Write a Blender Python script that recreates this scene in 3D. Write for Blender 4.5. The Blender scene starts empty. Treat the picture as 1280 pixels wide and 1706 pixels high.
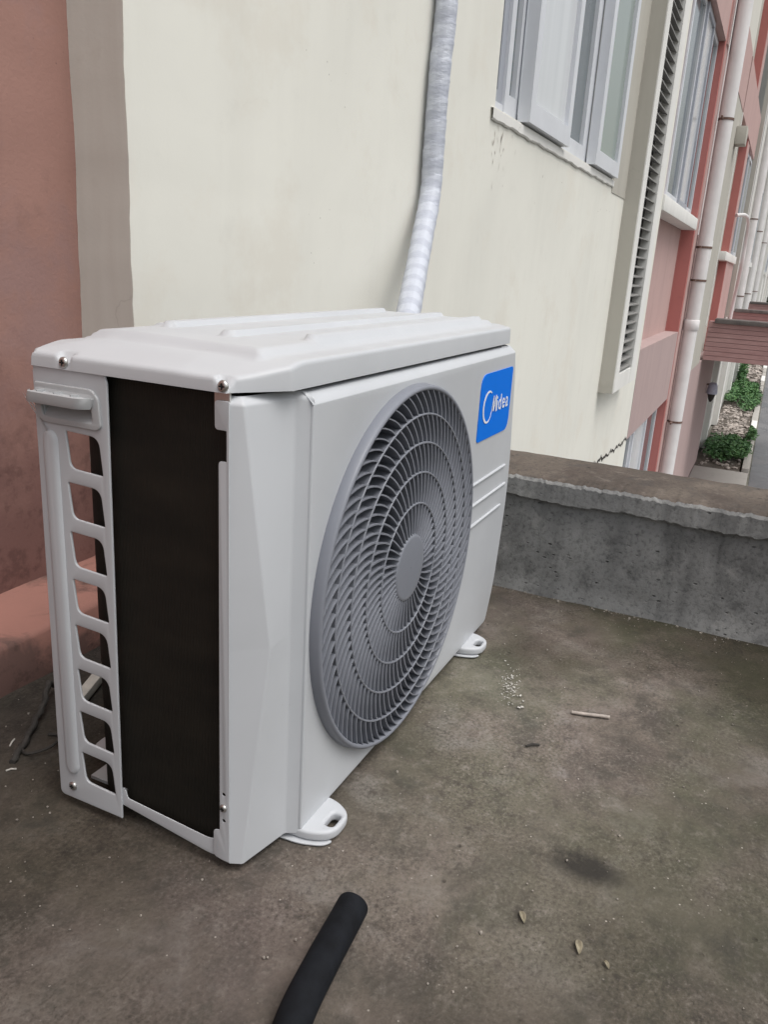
import bpy, bmesh, math, random
from mathutils import Vector, Matrix, noise
R = math.radians
sc = bpy.context.scene
col = sc.collection
random.seed(11)

# ------------------------------------------------------------------ camera, world, sun, exposure
cam_d = bpy.data.cameras.new('camera'); cam = bpy.data.objects.new('camera', cam_d); col.objects.link(cam)
cr = Vector((0.430506, -0.900738, 0.057751)); cu = Vector((0.247337, 0.179265, 0.952202)); cf = Vector((0.868038, 0.395645, -0.299960))
cam.matrix_world = Matrix(((cr.x, cu.x, -cf.x, -0.587909), (cr.y, cu.y, -cf.y, -0.384074), (cr.z, cu.z, -cf.z, 0.644366), (0, 0, 0, 1)))
cam_d.sensor_fit = 'VERTICAL'; cam_d.sensor_height = 24.0; cam_d.sensor_width = 18.0
cam_d.lens = 24.0*1337.42/1706.0
cam_d.clip_start = 0.02; cam_d.clip_end = 2000
sc.camera = cam

SUN_EL, SUN_AZ = 64.0, -104.0            # direction the light comes from: azimuth from +x towards +y
wd = bpy.data.worlds.new('World'); sc.world = wd; wd.use_nodes = True
nt = wd.node_tree; nt.nodes.clear()
sky = nt.nodes.new('ShaderNodeTexSky'); sky.sky_type = 'NISHITA'; sky.sun_disc = False
sky.sun_elevation = R(SUN_EL); sky.sun_rotation = R(90.0-SUN_AZ)
sky.air_density = 1.6; sky.dust_density = 5.0; sky.ozone_density = 1.0
hs = nt.nodes.new('ShaderNodeHueSaturation'); hs.inputs['Saturation'].default_value = 0.32
bg = nt.nodes.new('ShaderNodeBackground'); bg.inputs['Strength'].default_value = 0.12
wo = nt.nodes.new('ShaderNodeOutputWorld')
nt.links.new(sky.outputs[0], hs.inputs['Color']); nt.links.new(hs.outputs[0], bg.inputs[0]); nt.links.new(bg.outputs[0], wo.inputs[0])
sun_d = bpy.data.lights.new('sun', 'SUN'); sun_d.energy = 1.0; sun_d.angle = R(40); sun_d.color = (1.0, 0.985, 0.96)
sun = bpy.data.objects.new('sun', sun_d); col.objects.link(sun)
sd = Vector((math.cos(R(SUN_EL))*math.cos(R(SUN_AZ)), math.cos(R(SUN_EL))*math.sin(R(SUN_AZ)), math.sin(R(SUN_EL))))
sun.rotation_euler = sd.to_track_quat('Z', 'Y').to_euler()
vs = sc.view_settings; vs.view_transform = 'Standard'; vs.look = 'None'; vs.gamma = 1.0; vs.exposure = 0.38; vs.use_curve_mapping = False

# ------------------------------------------------------------------ helpers
ORG = {}
def org(o): return ORG.get(o.name, Vector((0, 0, 0))) if o else Vector((0, 0, 0))
def tag(o, label=None, cat=None, group=None, kind=None):
    if label: o['label'] = label
    if cat: o['category'] = cat
    if group: o['group'] = group
    if kind: o['kind'] = kind
    return o
def empty(name, loc, parent=None):
    o = bpy.data.objects.new(name, None); col.objects.link(o); o.empty_display_size = 0.1
    o.parent = parent; o.location = Vector(loc)-org(parent); ORG[o.name] = Vector(loc); return o
def link(name, me, mat=None, parent=None, loc=(0, 0, 0), rot=None):
    """a mesh whose vertices are in world space (shifted by loc) as one object"""
    o = bpy.data.objects.new(name, me); col.objects.link(o)
    if mat and not me.materials: me.materials.append(mat)
    o.parent = parent; o.location = Vector(loc)-org(parent); ORG[o.name] = Vector(loc)
    if rot: o.rotation_euler = rot
    return o
def mesh(verts, faces, smooth=False, name='m'):
    me = bpy.data.meshes.new(name); me.from_pydata([tuple(v) for v in verts], [], faces)
    bm = bmesh.new(); bm.from_mesh(me); bmesh.ops.recalc_face_normals(bm, faces=bm.faces); bm.to_mesh(me); bm.free()
    if smooth: me.shade_smooth()
    return me
def bm_mesh(bm, smooth=False, angle=None):
    me = bpy.data.meshes.new('m'); bm.to_mesh(me); bm.free()
    if angle is not None:
        me.shade_smooth(); me.set_sharp_from_angle(angle=R(angle))
    elif smooth: me.shade_smooth()
    return me
def add_box(bm, x0, x1, y0, y1, z0, z1):
    v = [bm.verts.new(c) for c in ((x0,y0,z0),(x1,y0,z0),(x1,y1,z0),(x0,y1,z0),(x0,y0,z1),(x1,y0,z1),(x1,y1,z1),(x0,y1,z1))]
    for f in ((0,3,2,1),(4,5,6,7),(0,1,5,4),(1,2,6,5),(2,3,7,6),(3,0,4,7)): bm.faces.new([v[i] for i in f])
def box_mesh(x0, x1, y0, y1, z0, z1, bev=0.0, seg=2):
    bm = bmesh.new(); add_box(bm, x0, x1, y0, y1, z0, z1)
    if bev: bmesh.ops.bevel(bm, geom=bm.edges[:], offset=bev, segments=seg, profile=0.6, affect='EDGES')
    return bm_mesh(bm, angle=40 if bev else None)
def box(name, b, mat, parent=None, bev=0.0): return link(name, box_mesh(*b, bev=bev), mat, parent)
def plate(outer, holes, thick, bev=0.0, frame='front', w0=0.0, seg=2):
    """flat sheet with holes. frame maps (u,v,w) to world: front -> (u,-w,v), end -> (-w,-u,v), floor -> (u,v,w). w0 = middle of the thickness"""
    cu_ = bpy.data.curves.new('c', 'CURVE'); cu_.dimensions = '2D'; cu_.fill_mode = 'BOTH'
    cu_.extrude = max(thick/2-bev, 0.00005); cu_.bevel_depth = bev; cu_.bevel_resolution = seg; cu_.offset = -bev
    for pts in [outer]+holes:
        s = cu_.splines.new('POLY'); s.points.add(len(pts)-1); s.use_cyclic_u = True
        for i, q in enumerate(pts): s.points[i].co = (q[0], q[1], 0, 1)
    t = bpy.data.objects.new('t', cu_); col.objects.link(t)
    dg = bpy.context.evaluated_depsgraph_get(); me = bpy.data.meshes.new_from_object(t.evaluated_get(dg))
    bpy.data.objects.remove(t); bpy.data.curves.remove(cu_)
    for v in me.vertices:
        a, b, c = v.co; c += w0
        v.co = (a, -c, b) if frame == 'front' else ((-c, -a, b) if frame == 'end' else (a, b, c))
    bm = bmesh.new(); bm.from_mesh(me); bmesh.ops.remove_doubles(bm, verts=bm.verts, dist=1e-6); bmesh.ops.recalc_face_normals(bm, faces=bm.faces); bm.to_mesh(me); bm.free()
    me.materials.clear(); me.shade_smooth(); me.set_sharp_from_angle(angle=R(35))
    return me
def rpoly(pts, radii, n=6):
    """polygon with rounded corners"""
    out = []; N = len(pts)
    for i in range(N):
        p = Vector(pts[i]); r = radii[i] if isinstance(radii, (list, tuple)) else radii
        a = (Vector(pts[i-1])-p).normalized(); b = (Vector(pts[(i+1) % N])-p).normalized()
        if r <= 0: out.append(tuple(p)); continue
        for k in range(n+1):
            t = k/n; q = (1-t)**2*(p+a*r)+2*t*(1-t)*p+t*t*(p+b*r); out.append(tuple(q))
    return out
def circ(cx, cy, r, n=64): return [(cx+r*math.cos(2*math.pi*i/n), cy+r*math.sin(2*math.pi*i/n)) for i in range(n)]
def tube_mesh(pts, rad, n=14, cap=True, uv=False, smooth=True):
    """tube along pts; rad number or function(i, t, ang)"""
    pts = [Vector(p) for p in pts]; vs_, fs = [], []; L = [0.0]
    for i in range(1, len(pts)): L.append(L[-1]+(pts[i]-pts[i-1]).length)
    t0 = (pts[1]-pts[0]).normalized(); up = Vector((0, 0, 1)) if abs(t0.z) < 0.9 else Vector((0, 1, 0))
    a = t0.cross(up).normalized()
    for i, p in enumerate(pts):
        t = (pts[min(i+1, len(pts)-1)]-pts[max(i-1, 0)]).normalized()
        a = (a-t*a.dot(t)).normalized(); b = t.cross(a)
        for k in range(n):
            g = 2*math.pi*k/n; r = rad(i, L[i], g) if callable(rad) else rad
            vs_.append(p+(a*math.cos(g)+b*math.sin(g))*r)
    for i in range(len(pts)-1):
        for k in range(n): fs.append((i*n+k, i*n+(k+1) % n, (i+1)*n+(k+1) % n, (i+1)*n+k))
    nf = len(fs)
    if cap: fs.append(tuple(range(n-1, -1, -1))); fs.append(tuple(range((len(pts)-1)*n, len(pts)*n)))
    me = bpy.data.meshes.new('tube'); me.from_pydata([tuple(v) for v in vs_], [], fs)
    if uv:
        ul = me.uv_layers.new(name='UVMap')
        for pi in range(nf):
            pl = me.polygons[pi]; i, k = divmod(pi, n)
            for li, (ii, kk) in zip(pl.loop_indices, ((i, k), (i, k+1), (i+1, k+1), (i+1, k))): ul.data[li].uv = (kk/n, L[ii])
    if smooth: me.shade_smooth(); me.set_sharp_from_angle(angle=R(50))
    return me
def spline(pts, n=8):
    pts = [Vector(p) for p in pts]; out = []
    for i in range(len(pts)-1):
        p0 = pts[max(i-1, 0)]; p1 = pts[i]; p2 = pts[i+1]; p3 = pts[min(i+2, len(pts)-1)]
        for k in range(n):
            t = k/n
            out.append(0.5*((2*p1)+(p2-p0)*t+(2*p0-5*p1+4*p2-p3)*t*t+(3*p1-p0-3*p2+p3)*t**3))
    out.append(pts[-1]); return out
def sstep(a, b, x):
    t = min(max((x-a)/(b-a), 0), 1); return t*t*(3-2*t)

# ------------------------------------------------------------------ materials
class NT:
    def __init__(s, name):
        s.m = bpy.data.materials.new(name); s.m.use_nodes = True; s.t = s.m.node_tree
        s.b = s.t.nodes['Principled BSDF']; s.co = s.n('ShaderNodeTexCoord').outputs['Object']
    def n(s, ty, **kw):
        x = s.t.nodes.new(ty)
        for k, v in kw.items(): setattr(x, k, v)
        return x
    def l(s, a, b): s.t.links.new(a, b)
    def noise(s, scale, detail=6, rough=0.6, vec=None, dist=0.0):
        x = s.n('ShaderNodeTexNoise'); x.inputs['Scale'].default_value = scale; x.inputs['Detail'].default_value = detail
        x.inputs['Roughness'].default_value = rough; x.inputs['Distortion'].default_value = dist
        s.l(vec or s.co, x.inputs['Vector']); return x.outputs['Fac']
    def vor(s, scale, feature='F1', vec=None, out='Distance', rnd=1.0):
        x = s.n('ShaderNodeTexVoronoi'); x.feature = feature; x.inputs['Scale'].default_value = scale; x.inputs['Randomness'].default_value = rnd
        s.l(vec or s.co, x.inputs['Vector']); return x.outputs[out]
    def ramp(s, fac, stops, interp='LINEAR'):
        x = s.n('ShaderNodeValToRGB'); x.color_ramp.interpolation = interp; e = x.color_ramp.elements
        while len(e) < len(stops): e.new(0.5)
        for el, (p, c) in zip(e, stops):
            el.position = p; el.color = (c, c, c, 1) if isinstance(c, (int, float)) else (*c, 1)
        s.l(fac, x.inputs['Fac']); return x.outputs['Color']
    def mix(s, fac, a, b, mode='MIX'):
        x = s.n('ShaderNodeMix'); x.data_type = 'RGBA'; x.blend_type = mode
        for v, sock in ((fac, x.inputs[0]), (a, x.inputs[6]), (b, x.inputs[7])):
            if isinstance(v, (int, float)): sock.default_value = v if sock.type == 'VALUE' else (v, v, v, 1)
            elif isinstance(v, tuple): sock.default_value = (*v, 1)
            else: s.l(v, sock)
        return x.outputs[2]
    def math(s, op, a, b=0.0, clamp=False):
        x = s.n('ShaderNodeMath'); x.operation = op; x.use_clamp = clamp
        for v, sock in ((a, x.inputs[0]), (b, x.inputs[1])):
            if isinstance(v, (int, float)): sock.default_value = v
            else: s.l(v, sock)
        return x.outputs[0]
    def mapping(s, scale=(1, 1, 1), loc=(0, 0, 0), rot=(0, 0, 0), vec=None):
        x = s.n('ShaderNodeMapping'); x.inputs['Scale'].default_value = scale; x.inputs['Location'].default_value = loc; x.inputs['Rotation'].default_value = rot
        s.l(vec or s.co, x.inputs['Vector']); return x.outputs[0]
    def bump(s, h, strength=0.3, dist=0.002, prev=None):
        x = s.n('ShaderNodeBump'); x.inputs['Strength'].default_value = strength; x.inputs['Distance'].default_value = dist
        s.l(h, x.inputs['Height'])
        if prev is not None: s.l(prev, x.inputs['Normal'])
        s.l(x.outputs[0], s.b.inputs['Normal']); return x.outputs[0]
    def set(s, color=None, rough=None, metal=None, spec=None):
        for v, k in ((color, 'Base Color'), (rough, 'Roughness'), (metal, 'Metallic'), (spec, 'Specular IOR Level')):
            if v is None: continue
            if isinstance(v, tuple): s.b.inputs[k].default_value = (*v, 1)
            elif isinstance(v, (int, float)): s.b.inputs[k].default_value = v
            else: s.l(v, s.b.inputs[k])
        return s.m
def simple(name, c, rough=0.6, metal=0.0, var=0.12, scale=30, bump=0.0):
    k = NT(name); f = k.noise(scale, 5, 0.6)
    lo = tuple(x*(1-var) for x in c); hi = tuple(min(x*(1+var), 1) for x in c)
    k.set(k.ramp(f, [(0.3, lo), (0.7, hi)]), rough, metal)
    if bump: k.bump(f, bump, 0.002)
    return k.m
def plaster(name, c, dirt, amt=0.5, streak=0.3, crack=0.35, grain=0.15, rough=0.85, patch=None, stain_shade=None):
    k = NT(name)
    big = k.noise(1.6, 5, 0.6, dist=0.4); med = k.noise(9, 6, 0.65); fine = k.noise(160, 3, 0.6)
    base = k.mix(k.ramp(big, [(0.35, 0.0), (0.7, 1.0)]), c, tuple(x*0.93 for x in c))
    if patch: base = k.mix(k.ramp(k.noise(2.7, 6, 0.7, vec=k.mapping(loc=(3.1, 1.7, 0.4))), [(0.52, 0.0), (0.62, 0.65)]), base, patch)
    st = k.noise(5, 5, 0.6, vec=k.mapping(scale=(1.6, 1.6, 0.16)))
    base = k.mix(k.math('MULTIPLY', k.ramp(st, [(0.5, 0.0), (0.78, 1.0)]), streak), base, dirt)
    blot = k.ramp(med, [(0.60, 0.0), (0.74, 1.0)])
    base = k.mix(k.math('MULTIPLY', blot, amt), base, dirt)
    # hairline cracks that break up
    dv = k.noise(6, 4, 0.6); wv = k.n('ShaderNodeVectorMath'); wv.operation = 'ADD'
    sc_ = k.n('ShaderNodeVectorMath'); sc_.operation = 'SCALE'; sc_.inputs['Scale'].default_value = 0.35
    k.l(dv, sc_.inputs[0]); k.l(k.co, wv.inputs[0]); k.l(sc_.outputs[0], wv.inputs[1])
    ce = k.vor(1.9, 'DISTANCE_TO_EDGE', vec=wv.outputs[0])
    msk = k.ramp(k.noise(2.3, 3, 0.5, vec=k.mapping(loc=(7.3, 2.2, 5.1))), [(0.60, 0.0), (0.66, 1.0)])
    cl = k.math('MULTIPLY', k.ramp(ce, [(0.0, 1.0), (0.006, 0.0)]), msk)
    base = k.mix(k.math('MULTIPLY', cl, crack), base, tuple(x*0.3 for x in dirt))
    sp = k.math('MULTIPLY', k.ramp(k.vor(42), [(0.04, 1.0), (0.09, 0.0)]), k.ramp(k.noise(3.2, 3, 0.5), [(0.6, 0.0), (0.66, 1.0)]))
    base = k.mix(k.math('MULTIPLY', sp, 0.55), base, tuple(x*0.4 for x in dirt))
    if stain_shade:  # stain and painted shade, stronger towards the floor
        dc, z0, z1, da = stain_shade; sz = k.n('ShaderNodeSeparateXYZ'); k.l(k.co, sz.inputs[0])
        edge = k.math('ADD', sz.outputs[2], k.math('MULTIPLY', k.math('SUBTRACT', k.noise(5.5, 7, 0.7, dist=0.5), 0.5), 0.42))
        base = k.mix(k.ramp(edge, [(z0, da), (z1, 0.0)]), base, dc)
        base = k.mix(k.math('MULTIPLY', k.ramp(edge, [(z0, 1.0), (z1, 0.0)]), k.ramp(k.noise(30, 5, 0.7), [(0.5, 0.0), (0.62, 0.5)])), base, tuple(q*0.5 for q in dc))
    k.set(base, rough, spec=0.25)
    hgt = k.math('ADD', k.math('MULTIPLY', med, 0.7), k.math('MULTIPLY', fine, 0.3))
    b1 = k.bump(hgt, grain, 0.004)
    k.bump(k.math('SUBTRACT', 1.0, cl), 0.5*crack, 0.002, b1)
    return k.m
def coated(name, c, rough=0.42, dust=0.10):
    k = NT(name); a = k.noise(3.5, 5, 0.6); f = k.noise(420, 2, 0.5)
    base = k.mix(k.ramp(a, [(0.4, 0.0), (0.75, 1.0)]), c, tuple(x*(1-dust) for x in c))
    dsp = k.math('MULTIPLY', k.ramp(k.vor(120), [(0.05, 1.0), (0.1, 0.0)]), k.ramp(k.noise(14, 3, 0.5), [(0.6, 0.0), (0.68, 1.0)]))
    base = k.mix(k.math('MULTIPLY', dsp, 0.22), base, (0.16, 0.13, 0.10))
    k.set(base, k.ramp(k.noise(11, 5, 0.6), [(0.3, rough-0.06), (0.7, rough+0.12)]), spec=0.4)
    k.bump(f, 0.05, 0.0006); return k.m

M = {}
M['unit'] = coated('white_powder_coat', (0.515, 0.532, 0.556))
M['plastic'] = coated('lilac_grey_plastic', (0.212, 0.224, 0.258), 0.40, 0.12)
M['handle'] = coated('grey_white_plastic', (0.43, 0.44, 0.45), 0.5)
M['screw'] = simple('zinc_screw', (0.55, 0.54, 0.52), 0.28, 0.9)
M['dark'] = simple('shaded_interior', (0.028, 0.029, 0.034), 0.7)  # dark base colour stands in for the shade inside the casing
M['fan'] = simple('dark_fan_plastic', (0.055, 0.057, 0.066), 0.5)
M['black'] = simple('black_hole', (0.01, 0.01, 0.01), 0.8)
k = NT('coil_fins')
w = k.n('ShaderNodeTexWave'); w.wave_type = 'BANDS'; w.bands_direction = 'Y'; w.inputs['Scale'].default_value = 160; w.inputs['Distortion'].default_value = 0.4; k.l(k.co, w.inputs['Vector'])
w2 = k.n('ShaderNodeTexWave'); w2.wave_type = 'BANDS'; w2.bands_direction = 'X'; w2.inputs['Scale'].default_value = 160; k.l(k.co, w2.inputs['Vector'])
tb = k.noise(7, 4, 0.6, vec=k.mapping(scale=(1, 1, 3.2)))
c0 = k.mix(k.ramp(tb, [(0.35, 0.0), (0.7, 1.0)]), (0.012, 0.0112, 0.0088), (0.023, 0.0195, 0.0145))
c0 = k.mix(k.math('MULTIPLY', w.outputs['Fac'], 0.35), c0, (0.006, 0.006, 0.005))
k.set(c0, 0.6, spec=0.25); k.bump(w.outputs['Fac'], 0.35, 0.001); M['coil'] = k.m
M['blue'] = simple('blue_sticker', (0.0, 0.165, 0.74), 0.6, var=0.02)
M['blue'].node_tree.nodes['Principled BSDF'].inputs['Specular IOR Level'].default_value = 0.12
M['letter'] = simple('white_print', (0.80, 0.83, 0.86), 0.4, var=0.01)
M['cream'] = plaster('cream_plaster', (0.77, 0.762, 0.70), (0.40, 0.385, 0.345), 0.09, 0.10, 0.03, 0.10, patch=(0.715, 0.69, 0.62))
M['taupe'] = plaster('taupe_plaster_lightened', (0.66, 0.645, 0.59), (0.33, 0.255, 0.21), 0.22, 0.25, 0.15, 0.16)  # taupe paint, lightened to make up for shade on the occluded return
M['taupe_dark'] = plaster('taupe_plaster_dark', (0.47, 0.452, 0.405), (0.27, 0.25, 0.21), 0.22, 0.25, 0.1, 0.16)  # same taupe paint, darker copy for the better lit shaft and far walls
M['rose'] = plaster('rose_plaster', (0.36, 0.206, 0.172), (0.19, 0.115, 0.10), 0.45, 0.4, 0.45, 0.45, patch=(0.30, 0.19, 0.178), stain_shade=((0.175, 0.092, 0.083), 0.22, 0.46, 0.85))  # stained paint and shade low on the wall, both put into the colour
M['plinth'] = plaster('salmon_plaster', (0.345, 0.172, 0.14), (0.13, 0.085, 0.075), 0.45, 0.2, 0.4, 0.4, stain_shade=((0.12, 0.075, 0.066), 0.045, 0.10, 0.85))  # shade on the plinth front put into the colour, darker low down
M['pink'] = plaster('pink_plaster', (0.50, 0.345, 0.325), (0.30, 0.21, 0.19), 0.25, 0.25, 0.3, 0.12)
M['dusty'] = plaster('dusty_pink_plaster', (0.44, 0.335, 0.325), (0.28, 0.22, 0.21), 0.3, 0.3, 0.3, 0.12)
M['red'] = plaster('red_plaster', (0.46, 0.175, 0.16), (0.28, 0.12, 0.11), 0.25, 0.25, 0.2, 0.12)
M['pale'] = plaster('pale_grey_plaster', (0.62, 0.61, 0.58), (0.36, 0.35, 0.32), 0.3, 0.3, 0.2, 0.1)
M['whitep'] = plaster('white_plaster', (0.76, 0.755, 0.73), (0.42, 0.40, 0.36), 0.2, 0.2, 0.2, 0.1)
M['alu'] = coated('white_window_frame', (0.66, 0.68, 0.72), 0.35)
M['alug'] = coated('grey_aluminium_frame', (0.36, 0.38, 0.43), 0.35)
k = NT('window_glass'); k.set(k.ramp(k.noise(1.3, 3, 0.5), [(0.3, (0.10, 0.125, 0.14)), (0.7, (0.16, 0.185, 0.195))]), 0.07, spec=0.9); M['glass'] = k.m
k = NT('curtained_glass'); k.set(k.ramp(k.noise(2.5, 3, 0.5, vec=k.mapping(scale=(4, 1, 0.2))), [(0.3, (0.56, 0.58, 0.60)), (0.7, (0.68, 0.70, 0.72))]), 0.12, spec=0.7); M['glassw'] = k.m
k = NT('greenish_glass'); k.set((0.25, 0.30, 0.27), 0.1, spec=0.8); M['glassg'] = k.m
M['pvc'] = coated('white_drain_pipe', (0.74, 0.725, 0.725), 0.4, 0.15)
M['steel'] = simple('rusty_strap', (0.17, 0.11, 0.09), 0.7, 0.3, var=0.4, scale=60)
M['slat'] = simple('grey_louvre_paint', (0.25, 0.246, 0.235), 0.6)
M['slatback'] = simple('dark_louvre_void', (0.02, 0.019, 0.019), 0.9)
M['rubber'] = simple('black_rubber_foam', (0.0065, 0.0075, 0.0100), 0.8, var=0.4, scale=55, bump=0.3)
M['rubber'].node_tree.nodes['Principled BSDF'].inputs['Specular IOR Level'].default_value = 0.2
M['twig'] = simple('dry_twig', (0.42, 0.37, 0.33), 0.8, var=0.2, scale=90)
M['leafdry'] = simple('dry_leaf', (0.25, 0.22, 0.155), 0.8, var=0.3, scale=120)
M['chip'] = simple('white_paint_chip', (0.52, 0.50, 0.46), 0.85, var=0.15, scale=200)
M['pebble'] = simple('pale_grit', (0.26, 0.235, 0.205), 0.9, var=0.45, scale=45)
M['lath'] = simple('pale_wood_lath', (0.55, 0.53, 0.48), 0.8, var=0.15, scale=50)
M['darkrod'] = simple('rusty_dark_rod', (0.04, 0.036, 0.032), 0.85, var=0.4, scale=80, bump=0.4)
# wrapped pipe: gingham bands along the uv
k = NT('checked_wrapping_tape'); uvn = k.n('ShaderNodeTexCoord').outputs['UV']; sp = k.n('ShaderNodeSeparateXYZ'); k.l(uvn, sp.inputs[0])
nz = k.noise(22, 3, 0.6)
vv = k.math('ADD', k.math('MULTIPLY', sp.outputs[1], 17.0), k.math('MULTIPLY', nz, 0.5))
band = k.math('FRACT', vv); band = k.ramp(band, [(0.0, 0.0), (0.08, 1.0), (0.46, 1.0), (0.56, 0.0)])
ub = k.math('FRACT', k.math('MULTIPLY', sp.outputs[0], 5.0)); ub = k.ramp(ub, [(0.0, 0.0), (0.08, 1.0), (0.46, 1.0), (0.54, 0.0)])
cc = k.mix(k.math('MULTIPLY', band, 0.55), (0.55, 0.58, 0.65), (0.40, 0.425, 0.50)); cc = k.mix(k.math('MULTIPLY', ub, 0.22), cc, (0.38, 0.40, 0.47))
k.set(cc, 0.45, spec=0.35); k.bump(k.noise(26, 5, 0.7, vec=k.mapping(scale=(1, 1, 3.0))), 0.6, 0.006); M['tape'] = k.m
# terrace concrete
k = NT('weathered_terrace_concrete')
a = k.noise(2.6, 8, 0.62, dist=0.6); b = k.noise(7.5, 8, 0.7, dist=0.3); c = k.noise(38, 6, 0.72); d = k.noise(210, 4, 0.7)
g = k.noise(3.3, 6, 0.6, vec=k.mapping(loc=(4.2, 1.1, 0)))
colr = k.ramp(a, [(0.30, (0.058, 0.050, 0.044)), (0.46, (0.098, 0.083, 0.069)), (0.60, (0.124, 0.107, 0.090)), (0.74, (0.165, 0.152, 0.136))])
colr = k.mix(k.ramp(b, [(0.40, 0.85), (0.50, 0.0)]), colr, (0.052, 0.047, 0.039))
colr = k.mix(k.ramp(b, [(0.54, 0.0), (0.66, 0.65)]), colr, (0.175, 0.164, 0.15))
# green algae, more of it to the far right of the terrace
sx = k.n('ShaderNodeSeparateXYZ'); k.l(k.co, sx.inputs[0])
east = k.math('MULTIPLY', k.math('ADD', k.math('MULTIPLY', sx.outputs[0], 0.9), k.math('MULTIPLY', sx.outputs[1], -0.7)), 1.0, True)
colr = k.mix(k.math('MULTIPLY', k.ramp(g, [(0.40, 0.0), (0.56, 1.0)]), k.math('ADD', k.math('MULTIPLY', east, 0.75), 0.24)), colr, (0.070, 0.072, 0.046))
mauve = k.ramp(k.noise(2.1, 5, 0.6, vec=k.mapping(loc=(1.3, 7.7, 0))), [(0.48, 0.0), (0.66, 0.35)])
colr = k.mix(mauve, colr, (0.112, 0.086, 0.088))
gm = k.ramp(k.noise(6, 4, 0.6, vec=k.mapping(loc=(3.7, 0.4, 0))), [(0.38, 0.25), (0.62, 1.0)])
colr = k.mix(k.math('MULTIPLY', gm, k.ramp(c, [(0.36, 0.75), (0.47, 0.0)])), colr, (0.040, 0.035, 0.030))
colr = k.mix(k.ramp(c, [(0.55, 0.0), (0.72, 0.55)]), colr, (0.19, 0.172, 0.152))
colr = k.mix(k.math('MULTIPLY', gm, k.ramp(d, [(0.34, 0.8), (0.5, 0.0)])), colr, (0.040, 0.035, 0.029))
colr = k.mix(k.math('MULTIPLY', gm, k.ramp(d, [(0.54, 0.0), (0.72, 0.55)])), colr, (0.215, 0.197, 0.175))
spk = k.math('MULTIPLY', k.ramp(k.vor(78), [(0.055, 1.0), (0.10, 0.0)]), k.ramp(k.noise(16, 3, 0.6), [(0.52, 0.0), (0.60, 1.0)]))
colr = k.mix(k.math('MULTIPLY', spk, 0.85), colr, (0.40, 0.375, 0.335))
pit = k.math('MULTIPLY', k.ramp(k.vor(34, vec=k.mapping(loc=(2.2, 3.3, 0))), [(0.05, 1.0), (0.13, 0.0)]), k.ramp(k.noise(9, 3, 0.6, vec=k.mapping(loc=(5, 1, 0))), [(0.54, 0.0), (0.6, 1.0)]))
colr = k.mix(k.math('MULTIPLY', pit, 0.6), colr, (0.022, 0.019, 0.016))
dst = k.n('ShaderNodeVectorMath'); dst.operation = 'LENGTH'
dm = k.mapping(scale=(34, 19, 0), loc=(-34*.203-.45, 19*.303-.45, 0)); dd = k.n('ShaderNodeVectorMath'); dd.operation = 'ADD'
dn = k.n('ShaderNodeVectorMath'); dn.operation = 'SCALE'; dn.inputs['Scale'].default_value = 0.9; k.l(k.noise(70, 6, 0.75), dn.inputs[0]); k.l(dm, dd.inputs[0]); k.l(dn.outputs[0], dd.inputs[1]); k.l(dd.outputs[0], dst.inputs[0])
colr = k.mix(k.ramp(k.math('MULTIPLY', dst.outputs['Value'], 0.5), [(0.30, 0.95), (0.56, 0.0)]), colr, (0.024, 0.022, 0.019))
colr = k.mix(1.0, colr, k.ramp(k.noise(1.5, 4, 0.55, vec=k.mapping(loc=(0.7, 2.9, 0))), [(0.36, (0.50, 0.48, 0.42)), (0.5, (0.92, 0.92, 0.91)), (0.64, (1.0, 1.0, 1.0))]), 'MULTIPLY')
colr = k.mix(k.ramp(k.noise(13, 7, 0.7, vec=k.mapping(loc=(2.4, 5.2, 0))), [(0.56, 0.0), (0.66, 0.7)]), colr, (0.044, 0.042, 0.034))
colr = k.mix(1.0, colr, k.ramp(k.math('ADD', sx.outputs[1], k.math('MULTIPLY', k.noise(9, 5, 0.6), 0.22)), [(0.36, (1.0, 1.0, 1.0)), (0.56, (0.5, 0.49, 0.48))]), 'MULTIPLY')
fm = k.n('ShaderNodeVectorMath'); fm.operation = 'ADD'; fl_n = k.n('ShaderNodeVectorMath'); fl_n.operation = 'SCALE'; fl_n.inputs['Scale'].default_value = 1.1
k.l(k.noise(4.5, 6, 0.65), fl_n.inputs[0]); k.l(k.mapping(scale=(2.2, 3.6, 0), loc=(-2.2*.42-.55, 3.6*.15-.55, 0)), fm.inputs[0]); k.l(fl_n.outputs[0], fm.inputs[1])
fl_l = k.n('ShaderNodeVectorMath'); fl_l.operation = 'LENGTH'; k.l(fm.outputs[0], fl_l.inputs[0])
colr = k.mix(1.0, colr, k.ramp(k.math('MULTIPLY', fl_l.outputs['Value'], 0.4), [(0.12, (1.0, 1.0, 1.0)), (0.36, (0.70, 0.69, 0.68)), (0.62, (0.46, 0.45, 0.44))]), 'MULTIPLY')  # paler middle, darker outskirts: stains plus lens vignetting put into the colour
hv = k.n('ShaderNodeMix'); hv.data_type = 'RGBA'; hv.blend_type = 'MULTIPLY'; hv.clamp_result = False; hv.inputs[0].default_value = 1.0; hv.inputs[7].default_value = (2.1, 2.08, 2.13, 1); k.l(colr, hv.inputs[6]); colr = hv.outputs[2]
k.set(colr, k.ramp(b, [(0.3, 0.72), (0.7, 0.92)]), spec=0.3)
h1 = k.math('ADD', k.math('MULTIPLY', c, 0.6), k.math('MULTIPLY', d, 0.4)); h1 = k.math('SUBTRACT', h1, k.math('MULTIPLY', pit, 0.6))
k.bump(h1, 1.0, 0.003); M['floor'] = k.m
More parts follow.
